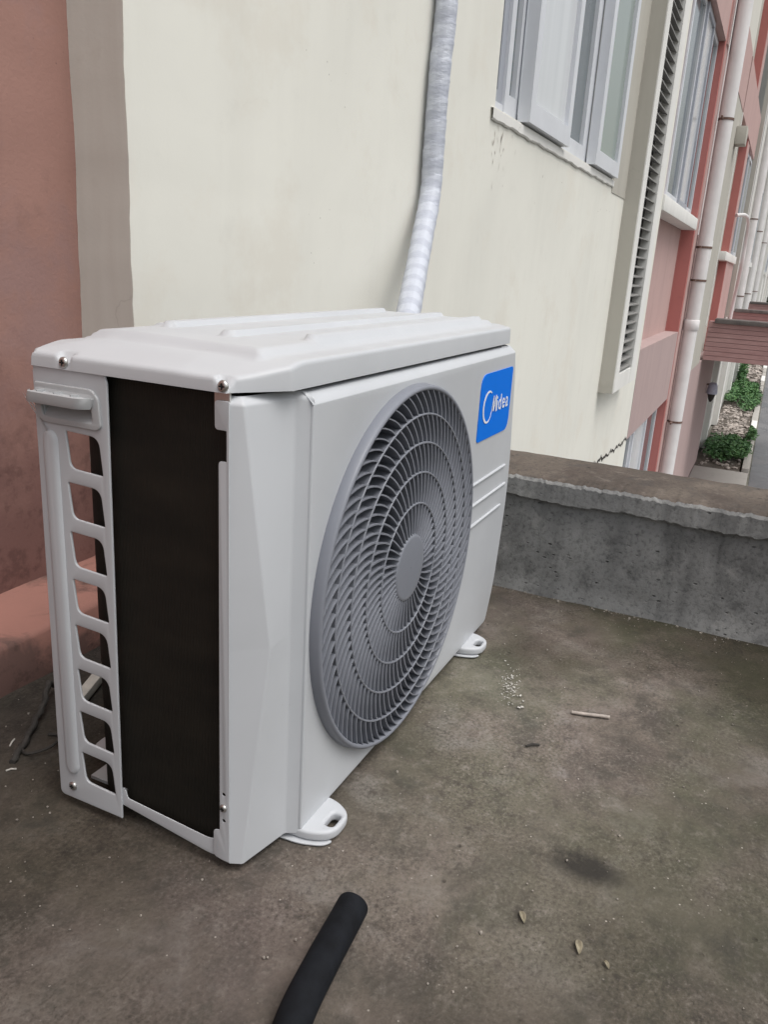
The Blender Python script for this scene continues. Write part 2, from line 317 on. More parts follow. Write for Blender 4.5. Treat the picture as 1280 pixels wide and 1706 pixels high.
# parapet concrete
def parapet_mat(name, top):
    k = NT(name)
    a = k.noise(4, 7, 0.65, dist=0.5); b = k.noise(18, 7, 0.7); d = k.noise(120, 4, 0.7)
    st = k.noise(6.5, 5, 0.6, vec=k.mapping(scale=(1.0, 1.7, 0.28)))
    if top: colr = k.ramp(a, [(0.3, (0.060, 0.050, 0.043)), (0.5, (0.112, 0.092, 0.078)), (0.7, (0.165, 0.138, 0.115))])
    else: colr = k.ramp(a, [(0.3, (0.20, 0.201, 0.20)), (0.5, (0.25, 0.251, 0.247)), (0.72, (0.33, 0.33, 0.322))])
    colr = k.mix(k.ramp(st, [(0.47, 0.0), (0.66, 0.75)]), colr, (0.095, 0.096, 0.096) if not top else (0.07, 0.055, 0.048))
    colr = k.mix(k.ramp(b, [(0.34, 0.5), (0.48, 0.0)]), colr, (0.06, 0.06, 0.06))
    colr = k.mix(k.ramp(b, [(0.58, 0.0), (0.74, 0.6)]), colr, (0.24, 0.238, 0.228) if not top else (0.24, 0.205, 0.18))
    colr = k.mix(k.ramp(d, [(0.3, 0.5), (0.5, 0.0)]), colr, (0.03, 0.03, 0.03))
    # worn pale patches and bug holes
    pat = k.ramp(k.noise(13, 6, 0.7, vec=k.mapping(loc=(0, 3.7, 1.2))), [(0.62, 0.0), (0.70, 0.5)])
    colr = k.mix(pat, colr, (0.36, 0.355, 0.34) if not top else (0.20, 0.165, 0.14))
    hol = k.math('MULTIPLY', k.ramp(k.vor(62, vec=k.mapping(scale=(1, 0.7, 1.35))), [(0.10, 1.0), (0.20, 0.0)]), k.ramp(k.noise(17, 5, 0.7, vec=k.mapping(loc=(9, 2, 4))), [(0.50, 0.0), (0.60, 1.0)]))
    colr = k.mix(k.math('MULTIPLY', hol, 0.85), colr, (0.012, 0.012, 0.012))
    k.set(colr, 0.9, spec=0.2)
    hh = k.math('SUBTRACT', k.math('ADD', k.math('MULTIPLY', b, 0.7), k.math('MULTIPLY', d, 0.3)), k.math('MULTIPLY', hol, 0.9))
    k.bump(hh, 0.7, 0.004); return k.m
M['conc'] = parapet_mat('stained_parapet_concrete', False); M['concb'] = parapet_mat('worn_parapet_top', True)
M['path'] = plaster('pale_path_concrete', (0.42, 0.40, 0.37), (0.22, 0.21, 0.19), 0.4, 0.1, 0.4, 0.2)
k = NT('wet_asphalt'); q = k.noise(1.2, 6, 0.6); k.set(k.ramp(q, [(0.35, (0.09, 0.092, 0.098)), (0.6, (0.17, 0.17, 0.175))]), k.ramp(q, [(0.4, 0.28), (0.6, 0.8)])); M['road'] = k.m
k = NT('soil'); q = k.noise(4, 8, 0.7); k.set(k.ramp(q, [(0.3, (0.055, 0.045, 0.035)), (0.55, (0.11, 0.092, 0.075)), (0.7, (0.19, 0.17, 0.15))]), 0.95); k.bump(q, 0.6, 0.05); M['soil'] = k.m
M['ground'] = simple('ground_earth', (0.16, 0.155, 0.13), 0.95, var=0.35, scale=1.2)
M['stone'] = simple('rubble_stone', (0.34, 0.30, 0.27), 0.9, var=0.6, scale=2.2)
k = NT('weed_leaves'); k.set(k.ramp(k.noise(7, 4, 0.7), [(0.3, (0.035, 0.095, 0.032)), (0.52, (0.065, 0.165, 0.05)), (0.7, (0.14, 0.25, 0.075))]), 0.6); M['weed'] = k.m
k = NT('tree_leaves'); k.set(k.ramp(k.noise(1.2, 4, 0.7), [(0.3, (0.03, 0.065, 0.03)), (0.7, (0.09, 0.14, 0.07))]), 0.6); M['tree'] = k.m
M['bark'] = simple('bark', (0.09, 0.07, 0.055), 0.95, var=0.4, scale=8)
M['crack'] = simple('open_crack', (0.035, 0.03, 0.026), 0.95, var=0.4)
k = NT('pink_canopy_paint'); k.set(k.ramp(k.noise(3, 6, 0.65, vec=k.mapping(scale=(1, 1, 3))), [(0.3, (0.34, 0.195, 0.19)), (0.7, (0.44, 0.275, 0.265))]), 0.85); M['canopy'] = k.m
M['coping'] = simple('dark_canopy_coping', (0.13, 0.115, 0.11), 0.9, var=0.4, scale=6)

# ------------------------------------------------------------------ setting: floor, parapet, ground
YW = 0.57; XR = 0.467; YR = 0.687; GZ = -3.0; TOP = 9.0
def fnoise(x, y):
    return 0.0016*noise.noise((x*3, y*3, 0))+0.0011*noise.noise((x*11, y*11, 3))+0.0006*noise.noise((x*31, y*31, 7))
xs = [-4.0, -2.5, -1.5, -1.0]+[-0.7+0.009*i for i in range(187)]+[1.0, 1.06]
ys = [-4.0, -3.0, -2.0, -1.4]+[-1.0+0.009*i for i in range(180)]+[0.65, 0.80]
fv = [(x, y, fnoise(x, y) if -0.75 < x < 0.98 and -1.1 < y < 0.66 else 0.0) for y in ys for x in xs]; nx = len(xs)
ff = [(j*nx+i, j*nx+i+1, (j+1)*nx+i+1, (j+1)*nx+i) for j in range(len(ys)-1) for i in range(nx-1)]
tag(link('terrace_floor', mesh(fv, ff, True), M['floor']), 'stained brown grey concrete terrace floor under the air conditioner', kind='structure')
tag(box('terrace_slab', (-4.0, 1.168, -4.0, YW-0.004, -0.62, -0.012), M['conc']), kind='structure')

par = empty('parapet_wall', (1.06, -0.5, 0)); tag(par, 'low stained grey concrete parapet along the right edge of the terrace', 'wall')
# body: finely divided inner face with real hollows
def pdis(y, z): return 0.0035*noise.noise((1, y*5, z*5))+0.002*noise.noise((2, y*18, z*22))
py = [-4.0, -2.5, -1.6]+[-1.1+0.012*i for i in range(140)]; pz = [-0.006+0.0125*i for i in range(17)]+[0.206]
v = [(0.957+pdis(y, z)+0.010*(1-min(z/0.03, 1))*-0.6, y, z) for z in pz for y in py]; n = len(py)
f = [(j*n+i, j*n+i+1, (j+1)*n+i+1, (j+1)*n+i) for j in range(len(pz)-1) for i in range(n-1)]
b0 = len(v); v += [(1.16, -4.0, -0.006), (1.16, py[-1], -0.006), (1.16, -4.0, 0.206), (1.16, py[-1], 0.206)]
f += [(b0, b0+1, b0+3, b0+2)]
link('wall_body', mesh(v, f, True), M['conc'], par)
# coping render: ragged lower lip, worn arris
def rag(y): return 0.203+0.005*noise.noise((y*7, 0, 0))+0.006*noise.noise((y*24, 4, 0))+0.004*noise.noise((y*55, 9, 0))+0.002*noise.noise((y*190, 2, 0))
def arr(y): return 0.247+0.002*noise.noise((y*9, 5, 0))+0.004*noise.noise((y*60, 2, 0))+0.003*noise.noise((y*160, 7, 0))-0.05*max(0, noise.noise((y*11, 8, 1))-0.42)
rows = []
pyc = [-4.0, -2.5, -1.6]+[-1.0+0.0035*i for i in range(449)]
for y in pyc:
    r0 = rag(y); r1 = arr(y); o = 0.943+0.003*noise.noise((y*13, 1, 1))+0.002*noise.noise((y*60, 1, 4))
    rows.append([(0.975, y, r0+0.003), (o+0.003, y, r0), (o, y, r0+0.003), (o+0.001, y, r0*0.5+r1*0.5-0.003), (o+0.001, y, r1-0.007), (o+0.006, y, r1-0.001), (o+0.016, y, r1+0.001),
                 (1.00, y, 0.249+0.003*noise.noise((y*14, 3, 3))), (1.05, y, 0.250+0.003*noise.noise((y*16, 3, 6))), (1.11, y, 0.249+0.003*noise.noise((y*15, 3, 9))), (1.163, y, 0.247+0.002*noise.noise((y*25, 3, 12))), (1.172, y, 0.238), (1.172, y, 0.16)])
nc = len(rows[0]); v = [p for r in rows for p in r]; f = [(i*nc+j, i*nc+j+1, (i+1)*nc+j+1, (i+1)*nc+j) for i in range(len(rows)-1) for j in range(nc-1)]
me = mesh(v, f, True); me.set_sharp_from_angle(angle=R(38)); me.materials.append(M['conc']); me.materials.append(M['concb'])
for pl in me.polygons: pl.material_index = 1 if (pl.index % (nc-1)) >= 5 else 0
link('coping', me, None, par)
# loose mortar along the foot of the parapet
bm = bmesh.new()
for i in range(130):
    y = random.uniform(-0.75, 0.5); s = random.choice([0.0008, 0.001, 0.0012, 0.0016, 0.0024])*random.uniform(.7, 1.2)
    g = bmesh.ops.create_icosphere(bm, subdivisions=1, radius=s, matrix=Matrix.Translation((0.951-abs(random.gauss(0, 0.010)), y, s*0.4)))
    for q in g['verts']: q.co += Vector((random.uniform(-.3, .3), random.uniform(-.3, .3), random.uniform(-.3, .3)))*s
tag(link('mortar_crumbs', bm_mesh(bm), M['pebble']), 'pale mortar crumbs along the foot of the concrete parapet', 'crumbs', kind='stuff')

tag(link('ground', mesh([(-300, -300, GZ-0.03), (600, -300, GZ-0.03), (600, 300, GZ-0.03), (-300, 300, GZ-0.03)], [(0, 1, 2, 3)]), M['ground']), kind='structure')
tag(box('road', (-20, 140, -6.0, -0.50, GZ-0.2, GZ-0.02), M['road']), kind='structure')
tag(box('path', (1.3, 16.55, -0.46, YW-0.01, GZ-0.2, GZ+0.02), M['path'], bev=0.02), kind='structure')
tag(box('planting_bed', (16.6, 120, -0.30, YW-0.01, GZ-0.2, GZ), M['soil']), kind='structure')
gut = empty('kerb', (40, -0.4, GZ)); tag(gut, kind='structure')
x = 16.7
while x < 70:
    L_ = random.uniform(1.5, 1.9)
    if random.random() < 0.86: link('kerb_stone', box_mesh(x, x+L_, -0.47, -0.33+random.uniform(-.03, .02), GZ-0.2, GZ+0.06+random.uniform(-.02, .02), bev=0.02), M['path'] if random.random() < .6 else M['whitep'], gut)
    x += L_+0.03

# ------------------------------------------------------------------ apartment building
bld = tag(empty('apartment_building', (6.4, YW, GZ)), 'cream and pink plastered apartment building with louvred shafts behind the terrace', 'building')
def wall(name, x0, x1, z0, z1, yf, yb, mat, openings=(), jl=False):
    """front sheet with rectangular openings, reveals and outer sides"""
    X = sorted({x0, x1, *[o[0] for o in openings], *[o[1] for o in openings]}); Z = {z0, z1, *[o[2] for o in openings], *[o[3] for o in openings]}
    if jl:
        z = 0.0
        while z < 1.6: Z.add(round(z, 3)); z += 0.022
        X = sorted(set(X) | {x0+0.012})
    Z = sorted(Z); v, f, ix = [], [], {}
    def V(x, y, z):
        kx = x
        if jl and abs(x-x0) < 1e-6: kx = x0+0.0035*noise.noise((z*6, y*9, 0))+0.002*noise.noise((z*30, y*9, 5))
        yy = y
        if jl and abs(x-x0) < 1e-6 and abs(y-yf) < 1e-6: yy = y+0.004+0.002*noise.noise((z*25, 3, 5))
        key = (round(x, 5), round(y, 5), round(z, 5))
        if key not in ix: ix[key] = len(v); v.append((kx, yy, z))
        return ix[key]
    inop = lambda x, z: any(o[0] < x < o[1] and o[2] < z < o[3] for o in openings)
    for a, b in zip(X, X[1:]):
        for c, d in zip(Z, Z[1:]):
            if not inop((a+b)/2, (c+d)/2): f.append((V(a, yf, c), V(b, yf, c), V(b, yf, d), V(a, yf, d)))
    for c, d in zip(Z, Z[1:]):
        f.append((V(x0, yf, c), V(x0, yf, d), V(x0, yb, d), V(x0, yb, c)))
        f.append((V(x1, yf, c), V(x1, yf, d), V(x1, yb, d), V(x1, yb, c)))
    for a, b in zip(X, X[1:]):
        f.append((V(a, yf, z0), V(b, yf, z0), V(b, yb, z0), V(a, yb, z0))); f.append((V(a, yf, z1), V(b, yf, z1), V(b, yb, z1), V(a, yb, z1)))
    for o in openings:
        a, b, c, d = o
        for q in (((a, c), (a, d)), ((b, c), (b, d)), ((a, c), (b, c)), ((a, d), (b, d))):
            (px_, pz_), (qx, qz) = q; f.append((V(px_, yf, pz_), V(qx, yf, qz), V(qx, yb, qz), V(px_, yb, pz_)))
    return link(name, mesh(v, f), mat, bld)
# rose coloured recessed wall at the left, with its plinth
def rv(x, z): return YR+0.004*noise.noise((x*3, z*3, 1))+0.0016*noise.noise((x*14, z*14, 2))
gx = [-4.0, -2.0, -1.0]+[-0.5+0.02*i for i in range(50)]; gz = [-0.05+0.02*i for i in range(95)]+[2.5, 5, TOP]
v = [(x, rv(x, z), z) for z in gz for x in gx]; n = len(gx)
f = [(j*n+i, j*n+i+1, (j+1)*n+i+1, (j+1)*n+i) for j in range(len(gz)-1) for i in range(n-1)]
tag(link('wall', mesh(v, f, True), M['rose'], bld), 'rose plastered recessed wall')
v, f = [], []; gx2 = [-4.0, -2.0, -1.0]+[-0.5+0.015*i for i in range(66)]
for x in gx2:
    j1 = 0.002*noise.noise((x*9, 0, 0)); j2 = 0.003*noise.noise((x*7, 3, 0))
    v += [(x, 0.537+j2, -0.01), (x, 0.538+j2, 0.070+j1), (x, 0.543+j2, 0.077+j1), (x, 0.552, 0.079+j1), (x, 0.62, 0.081), (x, 0.70, 0.083)]
f = [(i*6+j, i*6+j+1, (i+1)*6+j+1, (i+1)*6+j) for i in range(len(gx2)-1) for j in range(5)]
tag(link('plinth', mesh(v, f, True), M['plinth'], bld), 'salmon coloured plinth at the wall foot')
# cream bay with the first window; its left return is taupe
W1 = (2.19, 4.30, 1.142, 2.75)
wl = wall('wall', XR, 6.40, GZ, TOP, YW, 1.0, M['cream'], [W1], jl=True)
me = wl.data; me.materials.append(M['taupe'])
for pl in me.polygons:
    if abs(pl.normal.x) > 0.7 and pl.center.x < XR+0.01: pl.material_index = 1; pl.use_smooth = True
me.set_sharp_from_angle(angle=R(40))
tag(link('wall', box_mesh(4.315, 4.742, YW-0.004, YW+0.05, 1.075, TOP), M['taupe_dark'], bld), 'taupe strip between window and louvred shaft')
# jagged open crack low on the cream wall
pts = [(4.93, -0.625), (5.05, -0.645), (5.22, -0.63), (5.38, -0.67), (5.6, -0.655), (5.78, -0.685), (5.95, -0.665), (6.12, -0.70), (6.25, -0.68), (6.4, -0.69)]
P = []
for (x0, z0), (x1, z1) in zip(pts, pts[1:]):
    for i in range(7): t = i/7; P.append((x0+(x1-x0)*t, z0+(z1-z0)*t+random.uniform(-.018, .018)))
v, f = [], []
for i, (x, z) in enumerate(P):
    wd_ = random.uniform(.004, .017); v += [(x, YW-0.002, z-wd_), (x, YW-0.002, z+wd_)]
f = [(2*i, 2*i+2, 2*i+3, 2*i+1) for i in range(len(P)-1)]
link('crack', mesh(v, f), M['crack'], bld)

rnd_ = random.Random(9); bm = bmesh.new()
for q in range(20):
    x = 2.19+abs(rnd_.gauss(0, .10)); z = 1.09-abs(rnd_.gauss(0, .13)); L_ = rnd_.uniform(.008, .05); a = rnd_.uniform(1.0, 2.2); w_ = rnd_.uniform(.0012, .004)
    v_ = [bm.verts.new((x+math.cos(a)*L_*t+nn*w_, YW-0.0015, z+math.sin(a)*L_*t)) for t, nn in ((-.5, 0), (-.1, 1), (.5, 0), (0.05, -1))]; bm.faces.new(v_)
for q in range(10):
    x = rnd_.uniform(2.4, 4.6); z = 1.06-abs(rnd_.gauss(0, .06)); L_ = rnd_.uniform(.008, .04); a = rnd_.uniform(-.6, 2.2); w_ = rnd_.uniform(.001, .004)
    v_ = [bm.verts.new((x+math.cos(a)*L_*t+nn*w_, YW-0.0015, z+math.sin(a)*L_*t+nn*w_*.5)) for t, nn in ((-.5, 0), (-.1, 1), (.5, 0), (0.05, -1))]; bm.faces.new(v_)
for q in range(0):
    x = XR+.010+abs(rnd_.gauss(0, .02)); z = rnd_.uniform(.55, 1.05); L_ = rnd_.uniform(.004, .022); a = rnd_.uniform(-.5, .5); w_ = rnd_.uniform(.0005, .0014)
    v_ = [bm.verts.new((x+math.cos(a)*L_*t, YW-0.0012, z+math.sin(a)*L_*t+nn*w_)) for t, nn in ((-.5, 0), (-.1, -1), (.5, 0), (0.05, 1))]; bm.faces.new(v_)
bmesh.ops.recalc_face_normals(bm, faces=bm.faces); scf = link('plaster_scuff', bm_mesh(bm), simple('scuffed_plaster', (0.46, 0.43, 0.39), 0.95, var=0.3), bld); scf['kind'] = 'stuff'

def window(name, x0, x1, z0, z1, y, parts, label=None, frame=M['alu']):
    """parts: list of (xa, xb, kind) pane bays, kind -> material and how far the sash stands out"""
    bm = bmesh.new(); t = 0.035
    add_box(bm, x0, x0+t, y, y+0.07, z0, z1); add_box(bm, x1-t, x1, y, y+0.07, z0, z1)
    add_box(bm, x0+t, x1-t, y, y+0.07, z0, z0+t); add_box(bm, x0+t, x1-t, y, y+0.07, z1-t, z1)
    w_ = link(name, bm_mesh(bm), frame, bld)
    if label: tag(w_, label)
    for xa, xb, gm, out, fm, fw in parts:
        bm = bmesh.new(); ya, yb = y-out-0.005, y+0.042-out
        add_box(bm, xa, xa+fw, ya, yb, z0+0.004, z1-0.004); add_box(bm, xb-fw, xb, ya, yb, z0+0.004, z1-0.004)
        add_box(bm, xa+fw, xb-fw, ya, yb, z0+0.004, z0+0.075); add_box(bm, xa+fw, xb-fw, ya, yb, z1-0.05, z1-0.004)
        link('sash', bm_mesh(bm), fm, w_)
        box('pane', (xa+fw, xb-fw, ya+0.018, ya+0.028, z0+0.075, z1-0.05), gm, w_)
    return w_
w1 = window('window', W1[0], W1[1], W1[2], W1[3], YW+0.03,
    [(2.20, 2.36, M['glass'], -0.012, M['alug'], 0.05), (2.36, 2.52, M['glass'], 0.0, M['alu'], 0.045), (2.50, 3.12, M['glassw'], 0.055, M['alu'], 0.06),
     (3.10, 3.70, M['glass'], 0.0, M['alu'], 0.10), (3.68, 4.30, M['glassg'], 0.055, M['alu'], 0.075)], 'wide white sliding window with pale reflecting panes')
for xs_ in (2.78, 3.98):
    link('rail_stud', box_mesh(xs_-0.012, xs_+0.012, YW-0.029, YW-0.02, W1[2]+0.035, W1[2]+0.055, bev=0.003), M['alug'], w1)
# weathered sill nosing under the window
v, f = [], []; n = 90
for i in range(n+1):
    x = 2.15+(4.32-2.15)*i/n; j = 0.006*noise.noise((x*9, 0, 0))+0.004*noise.noise((x*31, 0, 0))
    v += [(x, YW-0.004, 1.10+j), (x, YW-0.010, 1.105+j), (x, YW-0.010, 1.134), (x, YW+0.03, 1.1395)]
f = [(i*4+j, i*4+j+1, (i+1)*4+j+1, (i+1)*4+j) for i in range(n) for j in range(3)]
link('window_sill', mesh(v, f), M['whitep'], bld)

def louvre(x0, x1, xs0, xs1, z0, z1, yf, pitch, label, zslat=3.0):
    """projecting shaft: side and bottom, white frame, slats"""
    b_ = box('louvre_shaft', (x0, x0+0.06, yf+0.001, YW+0.005, z0, z1), M['taupe_dark'], bld); tag(b_, label)
    box('shaft_frame', (x0+0.001, xs0, yf-0.006, yf+0.04, z0+0.002, z1), M['whitep'], b_)
    box('shaft_frame', (xs1, x1, yf-0.006, YW, z0+0.002, z1), M['whitep'], b_)
    box('shaft_frame', (xs0, xs1, yf-0.004, YW, z0+0.002, z0+0.11), M['whitep'], b_)
    box('shaft_back', (xs0-0.02, xs1+0.02, yf+0.058, yf+0.068, z0+0.11, z1), M['slatback'], b_)
    sl = bpy.data.meshes.new('slat'); c_, s_ = 0.044, 0.012
    sl.from_pydata([(xs0+.001, 0, 0), (xs1-.001, 0, 0), (xs1-.001, c_, s_), (xs0+.001, c_, s_), (xs0+.001, 0, .007), (xs1-.001, 0, .007), (xs1-.001, c_, s_+.007), (xs0+.001, c_, s_+.007)], [],
        [(0, 3, 2, 1), (4, 5, 6, 7), (0, 1, 5, 4), (1, 2, 6, 5), (2, 3, 7, 6), (3, 0, 4, 7)]); sl.materials.append(M['slat'])
    z = z0+0.125
    while z < min(z1, zslat): link('slat', sl, None, b_, (0, yf+0.004, z)); z += pitch
    return b_
louvre(4.742, 5.60, 4.885, 5.385, -0.10, TOP, 0.478, 0.060, 'taupe sided louvred shaft with white frame and dark slats', 3.1)

# recess with the second window
def recess(x0, x1, yb, wallm, revealm):
    link('recess_wall', mesh([(x0-0.3, yb, GZ), (x1+0.01, yb, GZ), (x1+0.01, yb, TOP), (x0-0.3, yb, TOP)], [(0, 1, 2, 3)]), wallm, bld)
    return box('reveal', (x1, x1+0.10, YW+0.003, yb+0.05, GZ, TOP), revealm, bld)
recess(6.40, 9.20, 0.712, M['pink'], M['red'])
window('window', 7.0, 9.19, 1.26, 2.95, 0.640, [(7.02, 7.8, M['glass'], 0.0, M['alu'], 0.06), (7.8, 8.5, M['glassw'], 0.02, M['alug'], 0.06), (8.48, 9.17, M['glass'], 0.0, M['alu'], 0.05)], 'white framed window deep in the pink recess')
box('window_sill', (6.405, 9.17, 0.552, 0.71, 1.135, 1.255), M['whitep'], bld, 0.012)
def spandrel(x0, x1, z0, z1, y0, mat): return box('spandrel', (x0, x1, y0, 0.72, z0, z1), mat, bld)
spandrel(6.405, 9.195, -0.70, 0.055, YW-0.002, M['dusty'])
spandrel(6.405, 9.195, 2.96, 3.70, YW-0.002, M['pink'])
box('spandrel', (9.305, 13.0, YW-0.014, 0.60, 2.96, 3.70), M['pink'], bld)
window('window', 6.45, 9.19, -2.3, -0.71, 0.66, [(6.5, 7.3, M['glass'], 0, M['alu'], 0.06), (7.3, 8.2, M['glassw'], 0.02, M['alu'], 0.07), (8.2, 9.15, M['glass'], 0, M['alu'], 0.07)], 'ground floor window below the pink spandrel')
# pier with drain pipe, then the plain taupe bay
box('pier', (9.30, 10.9, YW, 0.9, GZ, TOP), M['pink'], bld)
box('wall', (10.9, 13.13, YW-0.008, 0.9, -0.62, 2.955), M['taupe_dark'], bld)
box('wall', (10.9, 13.13, YW-0.008, 0.9, 3.705, TOP), M['taupe'], bld)
box('corner_trim', (13.06, 13.135, YW-0.018, YW+0.02, -0.05, 2.95), M['whitep'], bld)
box('wall', (10.9, 17.2, YW-0.004, 0.9, GZ, -0.625), M['dusty'], bld)
box('vent_hood', (12.45, 12.75, 0.42, YW-0.01, 2.45, 2.68), M['taupe_dark'], bld, 0.01)
# second recess and what follows down the street
recess(13.13, 15.60, 0.70, M['taupe_dark'], M['red'])
box('window_sill', (14.6, 18.1, 0.54, 0.70, 0.96, 1.10), M['whitep'], bld, 0.01)
box('pier', (15.70, 16.3, YW, 0.9, -0.62, TOP), M['pink'], bld)
window('window', 16.3, 18.2, 1.10, 2.9, 0.60, [(16.32, 17.2, M['glassg'], 0, M['alug'], 0.05), (17.2, 18.18, M['glassg'], 0.02, M['alu'], 0.06)], 'greenish glazed window beyond the second recess')
box('wall', (16.3, 18.2, YW+0.01, 0.9, -0.62, 0.96), M['pink'], bld)
box('spandrel', (13.2, 18.2, YW-0.012, 0.62, 2.96, 3.70), M['pink'], bld)
louvre(18.25, 18.98, 18.36, 18.76, -0.1, TOP, 0.49, 0.16, 'far white louvred shaft past the greenish window', 1.1)
fx_ = 18.98; pal = ['pale', 'whitep', 'pale', 'dusty', 'pale', 'whitep', 'red', 'pale', 'taupe']
i = 0
while fx_ < 110:
    wdt = random.uniform(1.0, 2.4)*(1+fx_/60); m_ = pal[i % len(pal)]
    yoff = {'red': 0.10, 'whitep': -0.05, 'dusty': 0.03, 'taupe': 0.0, 'pale': 0.02}[m_]+random.uniform(-.02, .02)
    box('wall', (fx_, fx_+wdt-0.02, YW+yoff, 1.0, -0.62, TOP), M[m_], bld)
    if i % 3 == 1:
        z_ = random.choice([1.05, 1.0]); box('window_sill', (fx_+0.1, fx_+wdt-0.2, YW+yoff-0.09, YW+yoff-0.001, z_, z_+0.12), M['whitep'], bld)
        window('window', fx_+0.15, fx_+wdt-0.25, z_+0.12, 2.9, YW+yoff-0.045, [(fx_+0.18, fx_+wdt/2, M['glass'], 0, M['alug'], 0.06), (fx_+wdt/2, fx_+wdt-0.28, M['glassg'], 0.01, M['alu'], 0.06)])
    fx_ += wdt; i += 1
box('wall', (17.2, 24.0, YW+0.05, 1.0, GZ, -0.625), M['pale'], bld)
box('pier', (18.6, 18.95, YW-0.05, YW+0.049, GZ, -0.625), M['whitep'], bld)
box('pier', (22.0, 22.6, YW-0.08, YW+0.049, GZ, -0.625), M['whitep'], bld)
box('wall', (24.0, 110.0, YW+0.02, 1.0, GZ, -0.625), M['pale'], bld)
for x_ in (27, 31, 37, 45, 55): box('pier', (x_, x_+0.7, YW-0.09, YW+0.019, GZ, -0.63), M['whitep'], bld)

def canopy(name, x0, x1, yo, z0, z1, label):
    c_ = box(name, (x0+0.03, x1, yo+0.02, YW-0.012, z0, z1-0.05), M['canopy'], bld); tag(c_, label)
    nb = 8; h = (z1-0.07-z0)/nb
    for q in range(nb): box('board', (x0+random.uniform(-.004, .004), x0+0.05, yo, YW-0.013, z0+q*h+0.003, z0+(q+1)*h-0.003), M['canopy'], c_)
    box('coping', (x0-0.05, x1+0.02, yo-0.05, YW-0.10, z1-0.07, z1), M['coping'], c_, 0.01)
    return c_
canopy('entrance_canopy', 13.63, 13.95, -1.4, -0.615, 0.045, 'pink boarded entrance canopy with dark coping')
box('canopy_deck', (13.96, 19.88, -1.35, YW-0.02, -0.61, -0.40), M['canopy'], bld)
canopy('entrance_canopy', 19.9, 20.2, -1.4, -0.60, 0.03, 'far pink entrance canopy behind the first')
canopy('entrance_canopy', 30.0, 30.4, -1.4, -0.62, 0.0, 'farthest pink entrance canopy')

# drain pipes, wires, lamp
def drain(x, y, r, z0, z1, label, straps, collars, jit=0.0):
    e = tag(empty('drain_pipe', (x, y, z0)), label, 'drain pipe', 'white drain pipes down the facade')
    link('pipe', tube_mesh([(x, y, z0), (x, y, (z0+z1)/2), (x+jit, y, z1)], r, 20), M['pvc'], e)
    for z in collars: link('collar', tube_mesh([(x, y, z-0.06), (x, y, z-0.055), (x, y, z+0.055), (x, y, z+0.06)], lambda i, t, g: r+(0.004 if i in (0, 3) else 0.010), 20), M['pvc'], e)
    for z in straps:
        s = link('strap', tube_mesh([(x, y, z-0.012), (x, y, z+0.012)], r+0.006, 20), M['steel'], e)
        box('strap_arm', (x-r-0.13, x-r, y+0.02, y+0.04, z-0.010, z+0.010), M['steel'], s)
        box('wall_pin', (x-0.01, x+0.01, y+r, YW+0.0, z-0.008, z+0.008), M['steel'], s)
    return e
drain(9.62, 0.478, 0.078, GZ, TOP, 'thick white drain pipe on the pink pier beside the recess', [2.30, 0.98, 0.62, -1.02], [0.12])
for n_, (x, z0) in enumerate(((20.6, -0.6), (25.6, -0.6), (33.0, -0.6))):
    drain(x, 0.44, 0.08, z0, TOP, ['white drain pipe past the far louvred shaft', 'second far white drain pipe down the street', 'farthest white drain pipe down the street'][n_], [2.0, 0.3], [])
tag(link('cable', tube_mesh(spline([(9.36, 0.545, 4.5), (9.37, 0.545, 3.2), (9.36, 0.545, 2.4), (9.37, 0.545, 1.6), (9.36, 0.545, 1.1)], 4), 0.008, 8), M['pvc']), 'thin pale cable running down beside the thick drain pipe', 'cable')
tag(link('cable', tube_mesh(spline([(15.72, 0.55, 1.74), (15.9, 0.42, 1.76), (16.3, 0.36, 1.66), (16.6, 0.36, 1.3), (16.7, 0.36, 0.9), (17.1, 0.40, 0.3), (17.2, 0.42, -0.5)], 6), 0.032, 10), M['pvc']), 'curved white hose bending out past the second recess', 'hose')
bx = tag(box('junction_box', (10.35, 10.62, 0.47, YW-0.01, 0.86, 1.10), M['whitep'], None, 0.01), 'small white box on the wall beside the thick drain pipe', 'box')
lp = tag(empty('wall_lamp', (16.1, 0.45, -1.4)), 'small lilac white lamp hanging on the shaded wall under the canopy', 'lamp')
link('lamp_shade', tube_mesh([(16.1, .45, -1.24), (16.1, .45, -1.25), (16.1, .45, -1.30), (16.1, .45, -1.42), (16.1, .45, -1.46)], lambda i, t, g: [0.02, 0.06, 0.085, 0.10, 0.095][i], 16), simple('lilac_shade', (0.50, 0.53, 0.66), 0.4), lp)
link('lamp_base', tube_mesh([(16.1, .45, -1.46), (16.08, .45, -1.56), (16.05, .45, -1.60)], lambda i, t, g: [0.075, 0.045, 0.02][i], 12), M['darkrod'], lp)
link('bracket', box_mesh(16.08, 16.12, 0.46, YW-0.004, -1.30, -1.27), M['steel'], lp)

